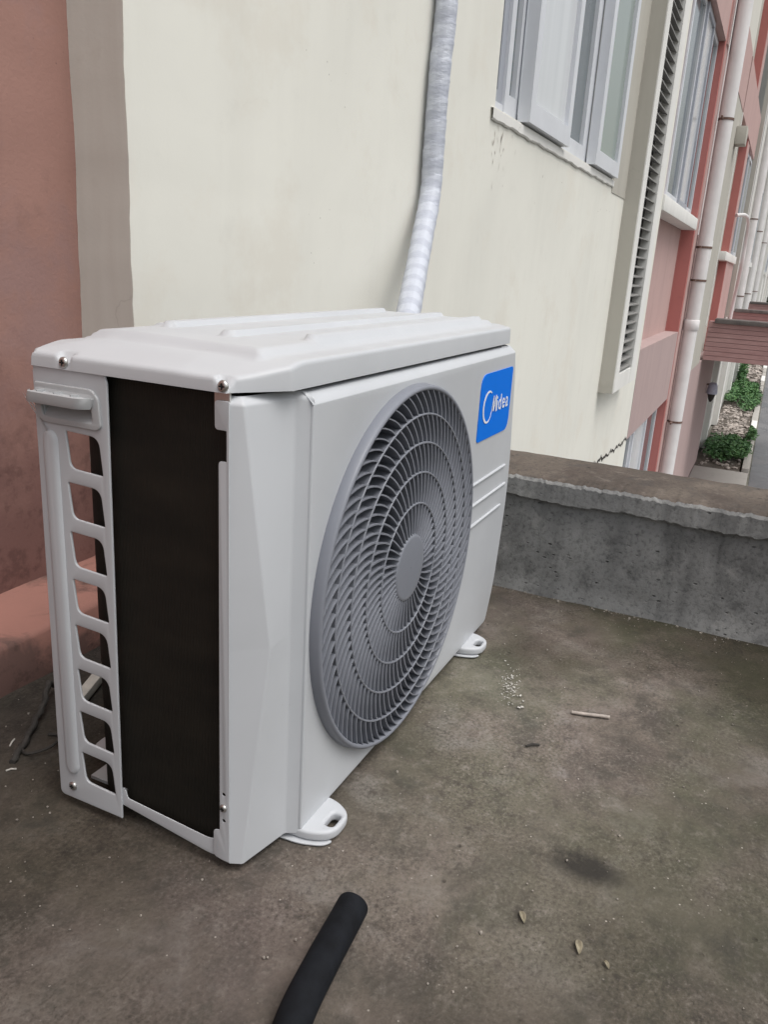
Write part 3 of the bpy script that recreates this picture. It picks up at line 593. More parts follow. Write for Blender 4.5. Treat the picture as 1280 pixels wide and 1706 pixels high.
# plants, rubble, far tree
def leaves(cx, cy, cz, rx, ry, rz, n, ls, seed):
    rnd = random.Random(seed); v, f = [], []
    lobes = [(rnd.uniform(-.7, .7), rnd.uniform(-.7, .7), rnd.uniform(-.1, .5), rnd.uniform(.3, .6)) for _ in range(12)]
    for _ in range(n):
        lx, ly, lz, lr = rnd.choice(lobes); d_ = Vector((rnd.gauss(0, 1), rnd.gauss(0, 1), rnd.gauss(0, 1))).normalized()*lr*rnd.uniform(.6, 1.05)
        c_ = Vector((cx+(lx+d_.x)*rx, cy+(ly+d_.y)*ry, max(cz+(0.35+lz+d_.z*.6)*rz, cz+0.01)))
        u_ = Vector((rnd.gauss(0, 1), rnd.gauss(0, 1), rnd.gauss(0, .5))).normalized(); w_ = u_.cross(Vector((rnd.gauss(0, .5), rnd.gauss(0, .5), 1))).normalized(); s = ls*rnd.uniform(.6, 1.3)
        b_ = len(v); v += [c_-u_*s, c_-w_*s*.45+Vector((0, 0, s*.12)), c_+u_*s, c_+w_*s*.45+Vector((0, 0, s*.12))]; f.append((b_, b_+1, b_+2, b_+3))
    me = bpy.data.meshes.new('lv'); me.from_pydata([tuple(q) for q in v], [], f); return me
def weed(x, y, rx, ry, rz, n, ls, label, seed):
    e = tag(empty('weed_bush', (x, y, GZ)), label, 'bush', 'weeds in the planting bed')
    link('foliage', leaves(x, y, GZ, rx, ry, rz, n, ls, seed), M['weed'], e)
    bm = bmesh.new(); rnd = random.Random(seed)
    me_l = []
    for q in range(9):
        a = rnd.uniform(0, 6.28); t = tube_mesh([(x, y, GZ-.02), (x+math.cos(a)*rx*.4, y+math.sin(a)*ry*.4, GZ+rz*.45), (x+math.cos(a)*rx*.7, y+math.sin(a)*ry*.7, GZ+rz*.8)], lambda i, t_, g: [.014, .009, .004][i], 5)
        bm.from_mesh(t)
    link('stem', bm_mesh(bm), M['weed'], e)
weed(18.3, 0.06, 1.6, 0.46, 0.26, 4200, 0.042, 'broad leafy green weed bush nearest the pale path', 3)
weed(28.5, 0.08, 3.2, 0.5, 0.34, 4200, 0.06, 'bright green weed bush farther along the planting bed', 5)
weed(20.6, -0.40, 0.6, 0.12, 0.3, 500, 0.05, 'small weed tuft growing between the kerb stones', 8)
weed(31.8, 0.35, 1.2, 0.18, 1.0, 500, 0.08, 'dark upright weed against the far wall', 9)
bm = bmesh.new(); rnd = random.Random(4)
for q in range(900):
    x = rnd.choice([rnd.uniform(16.7, 26), rnd.uniform(19.6, 26), rnd.uniform(33, 60)]); y = rnd.uniform(-0.28, 0.5); s = rnd.uniform(.02, .07)*(1 if x < 30 else 2.2)
    g = bmesh.ops.create_icosphere(bm, subdivisions=1, radius=s, matrix=Matrix.Translation((x, y, GZ+s*.3)) @ Matrix.Diagonal((rnd.uniform(.6, 1.8), rnd.uniform(.5, 1.2), rnd.uniform(.3, .7), 1)))
    for w_ in g['verts']: w_.co += Vector((rnd.uniform(-.3, .3), rnd.uniform(-.3, .3), rnd.uniform(-.2, .2)))*s
tag(link('rubble', bm_mesh(bm), M['stone']), 'scattered rubble and litter between the weeds', 'rubble', kind='stuff')
tr = tag(empty('tree', (88, -2.0, GZ)), 'dark green tree at the far end of the street', 'tree')
link('trunk', tube_mesh([(88, -2, GZ), (88.1, -2, GZ+2), (88.3, -2.1, GZ+4.5)], lambda i, t, g: [.25, .2, .1][i], 10), M['bark'], tr)
link('crown', leaves(88, -2, GZ+0.9, 3.5, 3.5, 4.2, 5000, 0.22, 12), M['tree'], tr)

# ------------------------------------------------------------------ the air conditioner
ac = tag(empty('air_conditioner', (0.4, 0.145, 0)), 'white outdoor air conditioner unit with round grey fan grille and blue badge', 'air conditioner')
WU, DU, ZB, ZL = 0.79, 0.288, 0.012, 0.521
# front panel: raised plane with the fan opening
FCX, FCZ, FR = 0.3228, 0.2608, 0.240
ZT = 0.5085
plat = [(0.078, ZB+0.004), (0.735, ZB+0.004), (0.766, 0.085), (0.796, 0.265), (0.764, 0.47), (0.752, ZT), (0.078, ZT)]
fp = link('front_panel', plate(rpoly(plat, [.004, .01, .03, .08, .02, .004, .003]), [circ(FCX, FCZ, 0.2325, 96)], 0.010, 0.0022, 'front', -0.005, 3), M['unit'], ac)
# faceted left corner of the panel
zz = [ZB, 0.265, 0.5125, 0.5190]
def ring4(k):
    A_ = [(.006, .0295), (.0285, .0125), (.005, .0300), (.011, .0370)][k]
    if k == 3: return [(.006, .0480), A_, (.0700, .0225), (.0800, .0120)]
    return [(0, .0425), A_, (.0700, .0165), (.0798, .0006)]
bm = bmesh.new(); g = []
for i in range(4): g.append([bm.verts.new((x, y, zz[i])) for x, y in ring4(i)])
for i in range(3):
    for j in range(3): bm.faces.new((g[i][j], g[i][j+1], g[i+1][j+1], g[i+1][j]))
bmesh.ops.bevel(bm, geom=[e for e in bm.edges if not e.is_boundary], offset=0.0022, segments=3, profile=0.5, affect='EDGES')
bmesh.ops.recalc_face_normals(bm, faces=bm.faces); link('corner_facet', bm_mesh(bm, angle=70), M['unit'], fp)
# bevelled top of the raised plane and the shelf under the lid
v = []
for x in (.0765, .0795, .745, .7515):
    e_ = .0015 if x in (.0765,) else 0
    v += [(x, .0004, ZT-.0012), (x, .0014, ZT+.0006), (x, .0105, .5170), (x, .0130, .5180), (x, .062, .5195)]
f = [(i*5+j, i*5+j+1, (i+1)*5+j+1, (i+1)*5+j) for i in range(3) for j in range(4)]
link('top_bevel', mesh(v, f, True), M['unit'], fp)
# the same on the right, mostly hidden
bm = bmesh.new(); g = []
for z in (ZB, ZL-0.002): g.append([bm.verts.new((x, y, z)) for x, y in ((.70, .0105), (.735, .0105), (WU, .05), (WU, DU))])
for j in range(3): bm.faces.new((g[0][j], g[0][j+1], g[1][j+1], g[1][j]))
link('side_panel', bm_mesh(bm), M['unit'], ac)
# narrow side flange with its tabs, holes and screw
flange = [(-.0415, ZL-.006), (-.0575, ZL-.006), (-.0575, .488), (-.0445, .488), (-.0445, .459), (-.0535, .459), (-.0540, .052), (-.062, .050), (-.062, .016), (-.050, .014), (-.0415, ZB+.002)]
fl = link('side_flange', plate(rpoly(flange, [.001, .004, .004, .001, .001, .004, .001, .004, .004, .003, .001], 4), [circ(-.0485, .0985, .0021, 12), circ(-.0485, .0655, .0021, 12)], 0.0012, 0.0004, 'end', 0.001), M['unit'], fp)
def screw(y, z, x, parent, r=0.0052):
    bm = bmesh.new(); n = 20; rings = [(r, 0), (r, .001), (r*.93, .0020), (r*.7, .0030), (r*.38, .0034), (r*.2, .0022)]; pv = None
    for rr, h in rings:
        vv_ = [bm.verts.new((x-h, y+rr*math.cos(2*math.pi*i/n), z+rr*math.sin(2*math.pi*i/n))) for i in range(n)]
        if pv:
            for i in range(n): bm.faces.new((pv[i], pv[(i+1) % n], vv_[(i+1) % n], vv_[i]))
        pv = vv_
    bm.faces.new(pv); bmesh.ops.recalc_face_normals(bm, faces=bm.faces); s = link('screw', bm_mesh(bm, smooth=True), M['screw'], parent)
    bm = bmesh.new(); add_box(bm, x-.0037, x-.0026, y-r*.55, y+r*.55, z-.0007, z+.0007); add_box(bm, x-.00375, x-.0026, y-.0007, y+.0007, z-r*.55, z+r*.55); link('cross_slot', bm_mesh(bm), M['black'], s)
screw(.0485, .082, -.0015, fl, .0045)
# embossed lines at the right of the fan
for zc, xa, xb in ((0.311, .565, .757), (0.275, .567, .769), (0.239, .566, .752)):
    link('embossed_line', tube_mesh([(xa, -.0002, zc), (xa+.004, -.0006, zc), (xb-.006, -.0006, zc), (xb-.002, 0.0, zc), (xb, .002, zc)], lambda i, t, g_: [.0022, .0027, .0027, .0022, .001][i], 10), M['unit'], fp)
# badge and lettering
bd = link('badge', plate(rpoly([(.583, .380), (.744, .378), (.744, .485), (.583, .485)], [.006, .022, .008, .024], 8), [], 0.0012, 0.0, 'front', 0.0006), M['blue'], ac); tag(bd, 'blue badge with white lettering')
def text_mesh(body, size, x, z, sx=1.0, w0=0.0018, bold=0.0):
    c_ = bpy.data.curves.new('txt', 'FONT'); c_.body = body; c_.size = size; c_.extrude = 0.0002; c_.offset = bold; c_.space_character = 1.0
    t = bpy.data.objects.new('t', c_); col.objects.link(t); dg = bpy.context.evaluated_depsgraph_get(); me = bpy.data.meshes.new_from_object(t.evaluated_get(dg))
    bpy.data.objects.remove(t); bpy.data.curves.remove(c_)
    for v_ in me.vertices: a, b_, h = v_.co; v_.co = (x+a*sx, -(h+w0), z+b_)
    me.materials.clear(); return me
lx = .6655
for ch, adv in (('i', .0098), ('d', .0205), ('e', .0195), ('a', .02)):
    link('letter', text_mesh(ch, .036, lx, .4200, .93, bold=.0002), M['letter'], bd); lx += adv
# the M: a narrow italic m drawn as strokes, its left foot sweeping into the crescent ring
def stroke(pts, wid):
    L_, R_ = [], []
    for i, p in enumerate(pts):
        a = Vector(pts[max(i-1, 0)]); b_ = Vector(pts[min(i+1, len(pts)-1)]); d_ = (b_-a).normalized(); nrm = Vector((-d_.y, d_.x)); w_ = wid(i/(len(pts)-1)) if callable(wid) else wid
        L_.append(tuple(Vector(p)+nrm*w_)); R_.append(tuple(Vector(p)-nrm*w_))
    return L_+R_[::-1]
rc = (.6235, .4315); ring = []
for i in range(41):
    a = R(58+i*(295-58)/40); ring.append((rc[0]+.0235*math.cos(a), rc[1]+.0245*math.sin(a)))
sweep = [(.6235+.0235*math.cos(R(295)), .4315+.0245*math.sin(R(295))), (.6385, .4145), (.6435, .4235), (.6465, .4365), (.6482, .4465)]
ring += sweep[1:]
link('letter', plate(stroke(ring, lambda t: .0008+.0019*math.sin(math.pi*min(t*1.1, 1))), [], .0004, 0, 'front', .0018), M['letter'], bd)
link('letter', plate(stroke([(.6480, .4465), (.6490, .4330), (.6495, .4215)], .0017), [], .0004, 0, 'front', .0022), M['letter'], bd)
link('letter', plate(stroke([(.6495, .4215), (.6545, .4345), (.6580, .4465)], .0012), [], .0004, 0, 'front', .0026), M['letter'], bd)
link('letter', plate(stroke([(.6583, .4465), (.6598, .4330), (.6610, .4200)], .0018), [], .0004, 0, 'front', .0030), M['letter'], bd)
# fan grille: rim, rings, hub, vanes
def lathe(profile, n=128):
    """profile of (r, y) closed, revolved about the fan axis"""
    v, f = [], []; m_ = len(profile)
    for i in range(n):
        a = 2*math.pi*i/n
        for r, y in profile: v.append((FCX+r*math.cos(a), y, FCZ+r*math.sin(a)))
    for i in range(n):
        for j in range(m_): f.append((i*m_+j, i*m_+(j+1) % m_, ((i+1) % n)*m_+(j+1) % m_, ((i+1) % n)*m_+j))
    me = mesh(v, f, True); me.set_sharp_from_angle(angle=R(45)); return me
gr = link('fan_grille', lathe([(.2322, .008), (.2322, -.0112), (.2332, -.0124), (.2352, -.0128), (.2372, -.0122), (.2385, -.0100), (.2400, .0005), (.2360, .008)]), M['plastic'], ac)
tag(gr, 'round lilac grey swirl grille')
for r in (.2024, .1656, .1270, .0864):
    link('ring', lathe([(r+.0008, .0110), (r+.0008, -.0085), (r+.0014, -.0112), (r+.0007, -.0122), (r-.0007, -.0122), (r-.0014, -.0112), (r-.0008, -.0085), (r-.0008, .0110)], 96), M['plastic'], gr)
link('hub_cap', lathe([(.0005, -.0126), (.041, -.0126), (.0440, -.0121), (.0455, -.0105), (.0455, .007), (.0005, .007)], 64), M['plastic'], gr)
# swirling vanes: each ring of the grille has its own count
def vane_mesh(r0, r1, delta, th):
    sv, sf = [], []; NS = 5
    for i in range(NS+1):
        t = i/NS; r = r0+(r1-r0)*t; a = R(delta)*(t**1.22)
        er = Vector((math.cos(a), 0, math.sin(a))); et = Vector((-math.sin(a), 0, math.cos(a)))
        for (dt, y) in ((-th*.8, -.0118), (th*.8, -.0118), (th, -.0108), (th*.5, -.0080), (th*.45, .0110), (-th*.45, .0110), (-th*.5, -.0080), (-th, -.0108)): sv.append(er*r+et*dt+Vector((0, y, 0)))
    for i in range(NS):
        for j in range(8): sf.append((i*8+j, i*8+(j+1) % 8, (i+1)*8+(j+1) % 8, (i+1)*8+j))
    me = mesh(sv, sf); me.materials.append(M['plastic']); me.shade_smooth(); me.set_sharp_from_angle(angle=R(40)); return me
for nm, r0, r1, dl, n_, ph_ in (('vane', .2030, .2325, 7.7, 77, 95.4), ('vane', .1662, .2018, 7.8, 77, 93.5), ('vane', .1276, .1650, 7.6, 71, 95.0), ('vane', .0870, .1264, 6.4, 60, 95.0), ('hub_vane', .0450, .0858, 4.6, 43, 96.0)):
    vm = vane_mesh(r0, r1, dl, .00138 if r0 > .08 else .00115)
    for i in range(n_): link(nm, vm, None, gr, (FCX, 0, FCZ), (0, -R(ph_-dl)-2*math.pi*i/n_, 0))
# inside: shroud, fan, coil
link('fan_shroud', lathe([(.2330, .0105), (.2330, .060), (.238, .060), (.238, .0105)], 64), M['fan'], ac)
link('inner_bulkhead', box_mesh(.62, .63, .012, .25, ZB, ZL-.005), M['dark'], ac)
fan = link('fan', lathe([(.001, .045), (.050, .050), (.056, .060), (.056, .110), (.001, .110)], 40), M['fan'], ac)
bl = bpy.data.meshes.new('blade'); bv, bf = [], []
for i in range(9):
    for j in range(9):
        r = .052+.165*i/8; a = R(-8+14*i/8)+R(78+18*i/8)*j/8; y = .105-.055*(j/8)-.006*math.sin(math.pi*j/8)
        bv.append((r*math.cos(a), y, r*math.sin(a)))
bf = [(i*9+j, i*9+j+1, (i+1)*9+j+1, (i+1)*9+j) for i in range(8) for j in range(8)]
bl.from_pydata(bv, [], bf); bl.shade_smooth(); bl.materials.append(M['fan'])
for i in range(3): link('blade', bl, None, fan, (FCX, 0, FCZ), (0, R(120*i+25), 0))
link('motor', lathe([(.001, .115), (.045, .115), (.055, .125), (.055, .20), (.001, .20)], 32), M['dark'], ac)
path = [(.009, .050)]; r = .068; cx_, cy_ = .009+r, .262-r
path += [(cx_+r*math.cos(R(180-a)), cy_+r*math.sin(R(180-a))) for a in range(0, 91, 6)]+[(.74, .262)]
inn = [(.031, .050)]+[(cx_+(r-.022)*math.cos(R(180-a)), cy_+(r-.022)*math.sin(R(180-a))) for a in range(0, 91, 6)]+[(.74, .240)]
v = []
for (x, y), (x2, y2) in zip(path, inn): v += [(x, y, .026), (x, y, ZL-.002), (x2, y2, ZL-.002), (x2, y2, .026)]
f = [(i*4+j, i*4+(j+1) % 4, (i+1)*4+(j+1) % 4, (i+1)*4+j) for i in range(len(path)-1) for j in range(4)]+[(0, 1, 2, 3)]
me = mesh(v, f, True); me.set_sharp_from_angle(angle=R(40)); link('coil', me, M['coil'], ac)
# base tray
bs = link('base_tray', box_mesh(.035, .70, .045, .275, ZB+.002, ZB+.006), M['unit'], ac)
link('tray_lip', plate(rpoly([(-.1925, .0305), (-.1925, .0525), (-.186, .0525), (-.184, .0415), (-.0705, .0335), (-.061, .0365), (-.061, .0150), (-.0705, .0145)], [.001, .004, .004, .004, .006, .003, .003, .006], 4), [], .0014, .0004, 'end', -.001), M['unit'], bs)
# end bracket with eight windows, handle, ridge, screw
holes = []
for i in range(8):
    zt = .4605-.0541*i; s = .0008*i; h = .0385
    holes.append(rpoly([(-.2425-s, zt), (-.1990-s*.8, zt-.0015), (-.1950-s*.8, zt-h-.002), (-.2385-s, zt-h)], [.0025, .0110, .0025, .0085], 7))
holes.append(rpoly([(-.2720, .4930), (-.2060, .4930), (-.2030, .4745), (-.2690, .4745)], .004, 4))
br = link('end_bracket', plate(rpoly([(-.2865, .0125), (-.191, .0125), (-.1845, ZL-.006), (-.1875, ZL+.004), (-.2820, ZL+.004)], [.008, .001, .002, .002, .003], 5), holes, .0030, .0013, 'end', .0005, 3), M['unit'], ac)
link('back_flange', box_mesh(-.0008, .016, .2820, .2838, .014, ZL-.003, .0008), M['unit'], br)
# raised ridge
v, f = [], []; nr = 14
for zc, sgn in ((.046, -1), (.452, 1)):
    pass
outl = [(.2635+.0105*math.cos(a), (.447 if math.sin(a) >= 0 else .060)+.012*math.sin(a)) for a in [2*math.pi*i/40+0.001 for i in range(40)]]
for sc_, xo in ((1.0, -.0018), (.86, -.0040), (.62, -.0052), (.3, -.0056)):
    for (y, z) in outl: v.append((xo, .2635+(y-.2635)*sc_, .2535+(z-.2535)*(1-(1-sc_)*.028)))
for q in range(3):
    for i in range(40): f.append((q*40+i, q*40+(i+1) % 40, (q+1)*40+(i+1) % 40, (q+1)*40+i))
f.append(tuple(range(120, 160))); link('ridge', mesh(v, f, True), M['unit'], br)
screw(.2645, .0305, -.002, br, .0055)
# handle: moulded grip with ribs on top and a finger scoop below
hd = link('handle', plate(rpoly([(-.2795, .5070), (-.2030, .5070), (-.1945, .4985), (-.1925, .4705), (-.1985, .4665), (-.2720, .4665), (-.2800, .4760)], [.004, .004, .004, .003, .003, .008, .005], 5), [rpoly([(-.2725, .4935), (-.2055, .4935), (-.2025, .4735), (-.2690, .4735)], .004, 5)], .0032, .0012, 'end', .0030, 3), M['handle'], br)
# finger scoop behind the opening
v = [(-.0042, .2695, .4732), (-.0042, .2020, .4732), (.0150, .2080, .4930), (.0150, .2710, .4930), (-.0042, .2730, .4940), (-.0042, .2050, .4940)]
link('scoop', mesh(v, [(0, 1, 2, 3), (0, 3, 4), (1, 5, 2), (3, 2, 5, 4)]), M['handle'], hd)
gp = [(-.0040, .5035), (-.0070, .4985), (-.0225, .4975), (-.0240, .5000), (-.0262, .4990), (-.0266, .4915), (-.0245, .4880), (-.0205, .4880), (-.0040, .4945)]
v, f = [], []; nh = len(gp)
ysec = [(.2005, .30), (.2040, .62), (.2085, .90), (.2140, 1), (.2700, 1), (.2750, .97), (.2785, .80), (.2795, .55)]
for y, q_ in ysec:
    for (x, z) in gp: v.append((-.0040+(x+.0040)*q_*.62, y+(.494-z)*.25, z))
f = [(i*nh+j, i*nh+(j+1) % nh, (i+1)*nh+(j+1) % nh, (i+1)*nh+j) for i in range(len(ysec)-1) for j in range(nh)]
f += [tuple(range(nh)), tuple(range((len(ysec)-1)*nh, len(ysec)*nh))]
hm = mesh(v, f, True); hm.set_sharp_from_angle(angle=R(38)); link('grip', hm, M['handle'], hd)
for y in (.2185, .2410, .2640): link('rib', box_mesh(-.0155, -.005, y-.0007, y+.0007, .4975, .5012), M['handle'], hd)
for y in (.2300, .2480): link('slot', mesh([(-.0026, y+.0005, .4744), (-.0026, y-.0005, .4744), (.0040, y-.0055, .4812), (.0040, y-.0045, .4812)], [(0, 1, 2, 3)]), M['black'], hd)
# lid: pressed sheet
CH, YF = .052, .0085
def ylo(x): return (YF+(.044-YF)*(1-x/CH)) if x < CH else ((YF+(.044-YF)*(1-(WU-x)/CH)) if x > WU-CH else YF)
def yhi(x):
    c_ = .007
    return .2885-(c_-x if x < c_ else 0)-(c_-(WU-x) if x > WU-c_ else 0)
def gridl(n, L_, extra): return sorted(set([0, .0006, .0014, .0026, .0042, .0065]+[L_-q for q in (0, .0006, .0014, .0026, .0042, .0065)]+[.010+(L_-.020)*i/n for i in range(n+1)]+extra))
X = gridl(170, WU+.006, [.003+CH]); X = [q-.003 for q in X]; T = gridl(64, .295, [])
def cap(x, y, xa, xb, yc, hw, h, soft=.006):
    dx = max(xa-x, 0, x-xb); d_ = math.hypot(dx, y-yc); return h*sstep(hw+soft, hw, d_)
def lidz(x, y, lo, hi):
    d_f = (y-lo)*(0.72 if x < CH else 1); dl = x+.003; d_ = min(d_f, hi-y, dl, WU+.003-x)
    e = .5365+.0085*sstep(.0, .055, x-.35*max(0, .10-y)+.01)
    z = e+.004*sstep(.0, .05, min(dl, hi-y))
    pl = min(sstep(.052, .070, x-.10*(y-.14)), sstep(.000, .016, y-lo-.028), sstep(.0, .012, hi-y-.006), sstep(.0, .02, WU-.035-x))
    z += .0085*pl
    z += cap(x, y, .15, .70, .232, .006, .0062, .0035)+cap(x, y, .125, .72, .134, .006, .0062, .0035)+cap(x, y, .17, .70, .058, .006, .0062, .0035)
    z += cap(x, y, .185, .215, .262, .012, .003, .01)
    # screw notches
    for yn in (.238, .047):
        if x < .012: z -= .007*sstep(.0095, .006, abs(y-yn))*sstep(.011, .006, x+.003)
    rr_ = .0052
    if d_ < rr_: t = 1-d_/rr_; z -= rr_*(1-math.sqrt(max(0, 1-t*t)))
    return z
v, f = [], []; nt_ = len(T)
for x in X:
    xc = min(max(x, 0), WU); lo, hi = ylo(xc), yhi(xc)
    for t in T: y = lo+(hi-lo)*t/.295; v.append((x, y, lidz(x, y, lo, hi)))
nxl = len(X); f = [(i*nt_+j, (i+1)*nt_+j, (i+1)*nt_+j+1, i*nt_+j+1) for i in range(nxl-1) for j in range(nt_-1)]
bd_i = [i*nt_ for i in range(nxl)]+[(nxl-1)*nt_+j for j in range(1, nt_)]+[i*nt_+nt_-1 for i in range(nxl-2, -1, -1)]+[j for j in range(nt_-2, 0, -1)]
b0 = len(v)
for q in bd_i: x, y, z = v[q]; v.append((x-(.0008 if x < .001 else 0), y-(.0008 if y < .05 else 0), .5225))
nb_ = len(bd_i); b1 = len(v)
for q in range(nb_): x, y, z = v[b0+q]; v.append((x+(.003 if x < .4 else -.003), y+(.003 if y < .14 else -.003), .5220))
for q in range(nb_):
    r_ = (q+1) % nb_; f.append((bd_i[q], bd_i[r_], b0+r_, b0+q)); f.append((b0+q, b0+r_, b1+r_, b1+q))
link('lid_gap_blocker', mesh([(.004, .05, .5212), (.055, .016, .5212), (.735, .016, .5212), (.785, .05, .5212), (.785, .286, .5212), (.004, .286, .5212)], [(0, 1, 2, 3, 4, 5)]), M['dark'], ac)  # added dark sheet that blocks light leaking through the gap under the lid
lid_me = mesh(v, f, True); lid_me.set_sharp_from_angle(angle=R(48)); lid = link('lid', lid_me, M['unit'], ac); tag(lid, 'white pressed metal lid with long ribs')
screw(.238, .5295, -.0022, lid, .0056); screw(.047, .5285, -.0022, lid, .0056)
link('screw_bracket', box_mesh(.0005, .0030, .0425, .0590, .496, .5235), M['screw'], lid)
# feet
def foot(xc, y0, label=None):
    o = rpoly([(xc-.036, y0+.03), (xc-.034, y0-.012), (xc-.020, y0-.0385), (xc+.020, y0-.0385), (xc+.034, y0-.012), (xc+.036, y0+.03)], [.002, .012, .016, .016, .012, .002], 7)
    hole = rpoly([(xc-.012, y0-.0315), (xc+.012, y0-.0315), (xc+.012, y0-.0195), (xc-.012, y0-.0195)], .0052, 6)
    o_ = link('foot', plate(o, [hole], .013, .004, 'floor', .0115, 4), M['unit'], ac)
    fl_ = rpoly([(xc-.042, y0+.03), (xc-.040, y0-.004), (xc-.030, y0-.030), (xc-.018, y0-.036), (xc-.016, y0+.03)], [.002, .01, .008, .004, .002], 5)
    link('foot_flange', plate(fl_, [], .0022, .0007, 'floor', .0034), M['unit'], o_); return o_
foot(.112, 0.002); foot(.640, 0.006)
for xc in (.112, .640): link('foot', plate(rpoly([(xc-.036, .25), (xc+.036, .25), (xc+.03, .325), (xc-.03, .325)], [.002, .002, .02, .02], 6), [], .012, .003, 'floor', .0085), M['unit'], ac)

# ------------------------------------------------------------------ loose things
pp = spline([(1.64, .536, 2.9), (1.637, .536, 1.8), (1.633, .536, 1.298), (1.617, .536, 1.126), (1.613, .536, .935), (1.601, .531, .828), (1.523, .510, .730), (1.384, .465, .622), (1.203, .400, .528), (1.02, .335, .42), (.88, .270, .28), (.80, .215, .19)], 40)
rnd = random.Random(2); ph = [rnd.uniform(0, 6) for _ in range(9)]
def prad(i, t, g):
    u_ = (t*21+.35*math.sin(g)+.2*noise.noise((t*4, 0, 0))) % 1.0
    return .0283+.0016*(1-u_)+.0011*noise.noise((t*22, math.cos(g)*1.5, math.sin(g)*1.5))
pw = tag(empty('refrigerant_pipe', (1.62, .54, .9)), 'pipe wrapped in blue white checked tape bending down the cream wall', 'pipe')
link('wrapped_tube', tube_mesh(pp, prad, 22, True, True), M['tape'], pw)
hs_ = [(-.62, -.20, .017), (-.45, -.185, .017), (-.30, -.165, .017), (-.20, -.140, .017), (-.130, -.119, .0155), (-.070, -.111, .0157), (-.018, -.106, .016), (.008, -.1035, .0165)]
hp_ = spline(hs_, 12)
def hrad(i, t, g): return .0157*(1+.05*math.cos(2*g)+.03*math.sin(t*23+g)+.02*math.sin(3*g+t*40))
ho = tag(empty('foam_hose', (-.1, -.115, 0)), 'black foam pipe insulation lying on the floor before the unit', 'hose')
for q_, sc_r in ((.0012, .99), (.0022, .97), (.0028, .90)): hp_.append(hp_[len(hs_)*12-12]+Vector((.99, .10, .06))*q_)
nhp = len(hp_)
link('sleeve', tube_mesh(hp_, lambda i, t, g: hrad(i, t, g)*(1 if i < nhp-3 else (.99, .97, .90)[i-nhp+3]), 24, True), M['rubber'], ho)
tag(link('twig', tube_mesh(spline([(.522, -.213, .0035), (.526, -.232, .0042), (.533, -.252, .004), (.538, -.267, .0034)], 4), lambda i, t, g: .0026+.0003*math.sin(i*2+g*2), 8), M['twig']), 'pale straight twig lying on the bare floor', 'twig')
tag(link('twig', tube_mesh([(.400, -.176, .002), (.408, -.183, .003), (.412, -.192, .002)], .0016, 6), M['darkrod']), 'tiny dark twig scrap left of the pale twig', 'twig')
def dleaf(x, y, rz, s, label):
    v, f = [], []; n = 8
    for i in range(n+1):
        t = i/n; w_ = s*.21*math.sin(math.pi*min(t*.95+.03, 1))**.8
        for j, q in enumerate((-1, -.5, 0, .5, 1)):
            lx_, ly_ = (t-.5)*s, q*w_; zz_ = .0015+abs(q)**1.1*w_*.85+.0012*math.sin(t*3.1)+.0008*noise.noise((x*90+t*3, q, 2))
            v.append((x+lx_*math.cos(rz)-ly_*math.sin(rz), y+lx_*math.sin(rz)+ly_*math.cos(rz), zz_))
    f = [(i*5+j, i*5+j+1, (i+1)*5+j+1, (i+1)*5+j) for i in range(n) for j in range(4)]
    o = link('leaf', mesh(v, f, True), M['leafdry']); m_ = o.modifiers.new('t', 'SOLIDIFY'); m_.thickness = .0005; return tag(o, label, 'leaf')
dleaf(.094, -.259, .55, .016, 'small curled dry leaf nearest the black hose')
dleaf(.084, -.320, .30, .018, 'pale yellow dry leaf right of the first leaf')
dleaf(.076, -.349, .7, .010, 'tiny brown leaf scrap right of the pale leaf')
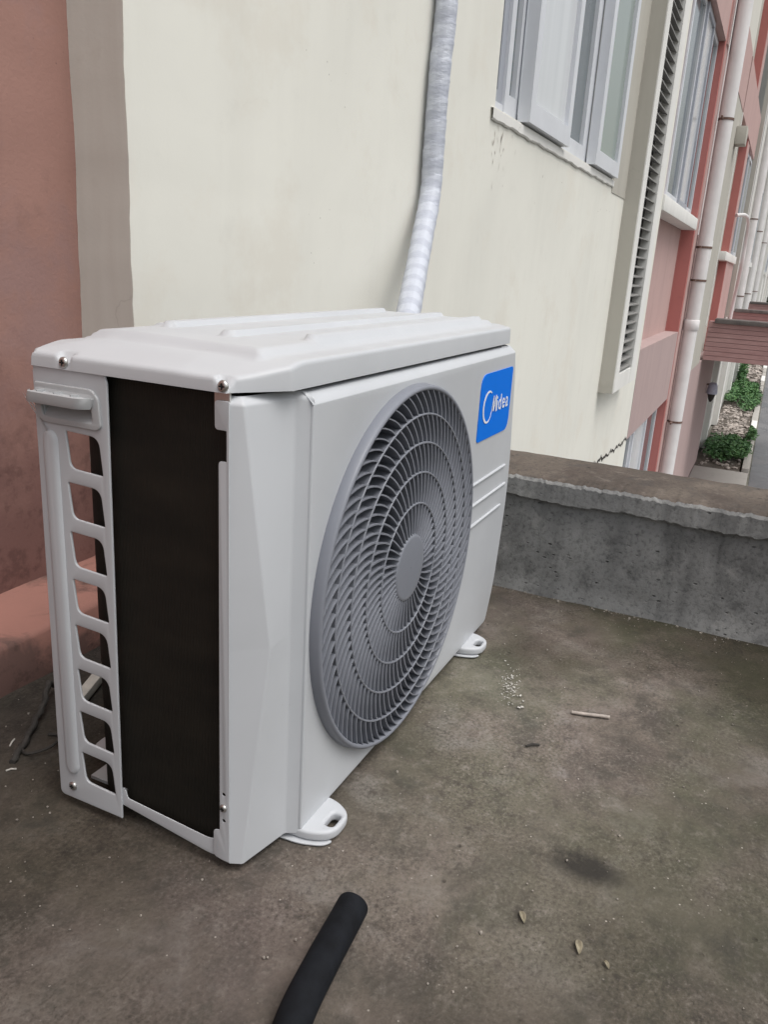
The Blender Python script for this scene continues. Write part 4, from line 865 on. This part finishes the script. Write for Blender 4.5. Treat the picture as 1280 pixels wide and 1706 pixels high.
# white paint chips spilled near the far foot
rnd = random.Random(21); bm = bmesh.new()
for q in range(150):
    x = rnd.gauss(.540, .026)+rnd.choice([0, 0, .05])*rnd.random(); y = -.110+rnd.gauss(0, .010)-(.54-x)*.30; s = abs(rnd.gauss(0, .0008))+.0003
    g = bmesh.ops.create_icosphere(bm, subdivisions=1, radius=s, matrix=Matrix.Translation((x, y, .0012+s*.2)) @ Matrix.Diagonal((1, rnd.uniform(.5, 1.4), .4, 1)))
    for w_ in g['verts']: w_.co += Vector((rnd.uniform(-.35, .35), rnd.uniform(-.35, .35), 0))*s
tag(link('paint_chips', bm_mesh(bm), M['chip']), 'white paint chips scattered beside the far foot of the unit', 'paint chips', kind='stuff')
bm = bmesh.new()
for q in range(1000):
    x = rnd.uniform(-.45, .93); y = rnd.uniform(-.75, .52); s = rnd.choice([.0004, .0005, .0006, .0008, .001, .0015])*rnd.uniform(.7, 1.2)
    g = bmesh.ops.create_icosphere(bm, subdivisions=1, radius=s, matrix=Matrix.Translation((x, y, .0008+s*.3)))
    for w_ in g['verts']: w_.co += Vector((rnd.uniform(-.35, .35), rnd.uniform(-.35, .35), rnd.uniform(-.2, .2)))*s
tag(link('grit', bm_mesh(bm), M['pebble']), 'fine pale grit scattered over the terrace floor', 'grit', kind='stuff')
# odds and ends behind the unit
o = tag(link('wood_lath', box_mesh(-.085, .085, -.008, .008, 0, .014, .001), M['lath'], None, (.235, .452, .006)), 'short white lath lying behind the unit by the plinth', 'lath'); o.rotation_euler = (0, 0, R(22))
tag(link('bent_rod', tube_mesh(spline([(.020, .395, .004), (.060, .415, .007), (.100, .440, .010), (.125, .452, .018), (.150, .470, .030), (.175, .485, .012)], 5), lambda i, t, g: .0042+.0016*math.sin(i*1.7+g), 8), M['darkrod']), 'dark crusty bent rod on the floor behind the unit', 'rod')
tag(link('cable_scrap', tube_mesh(spline([(.052, .418, .003), (.040, .390, .006), (.062, .372, .010), (.090, .385, .007), (.088, .405, .003)], 5), .0022, 6), M['darkrod']), 'thin loop of dark wire on the floor by the wall', 'wire')
for i, (x, y, a, L_) in enumerate(((.052, .432, .5, .016), (.004, .436, 1.2, .010), (.010, .385, 2.4, .012))):
    tag(link('straw', tube_mesh([(x-L_/2*math.cos(a), y-L_/2*math.sin(a), .0016), (x, y, .003), (x+L_/2*math.cos(a), y+L_/2*math.sin(a), .0016)], .0011, 6), M['chip']),
        ['pale straw scrap beside the dark rod', 'short pale scrap at the left edge of the picture', 'thin straw scrap in front of the dark rod'][i], 'straw')
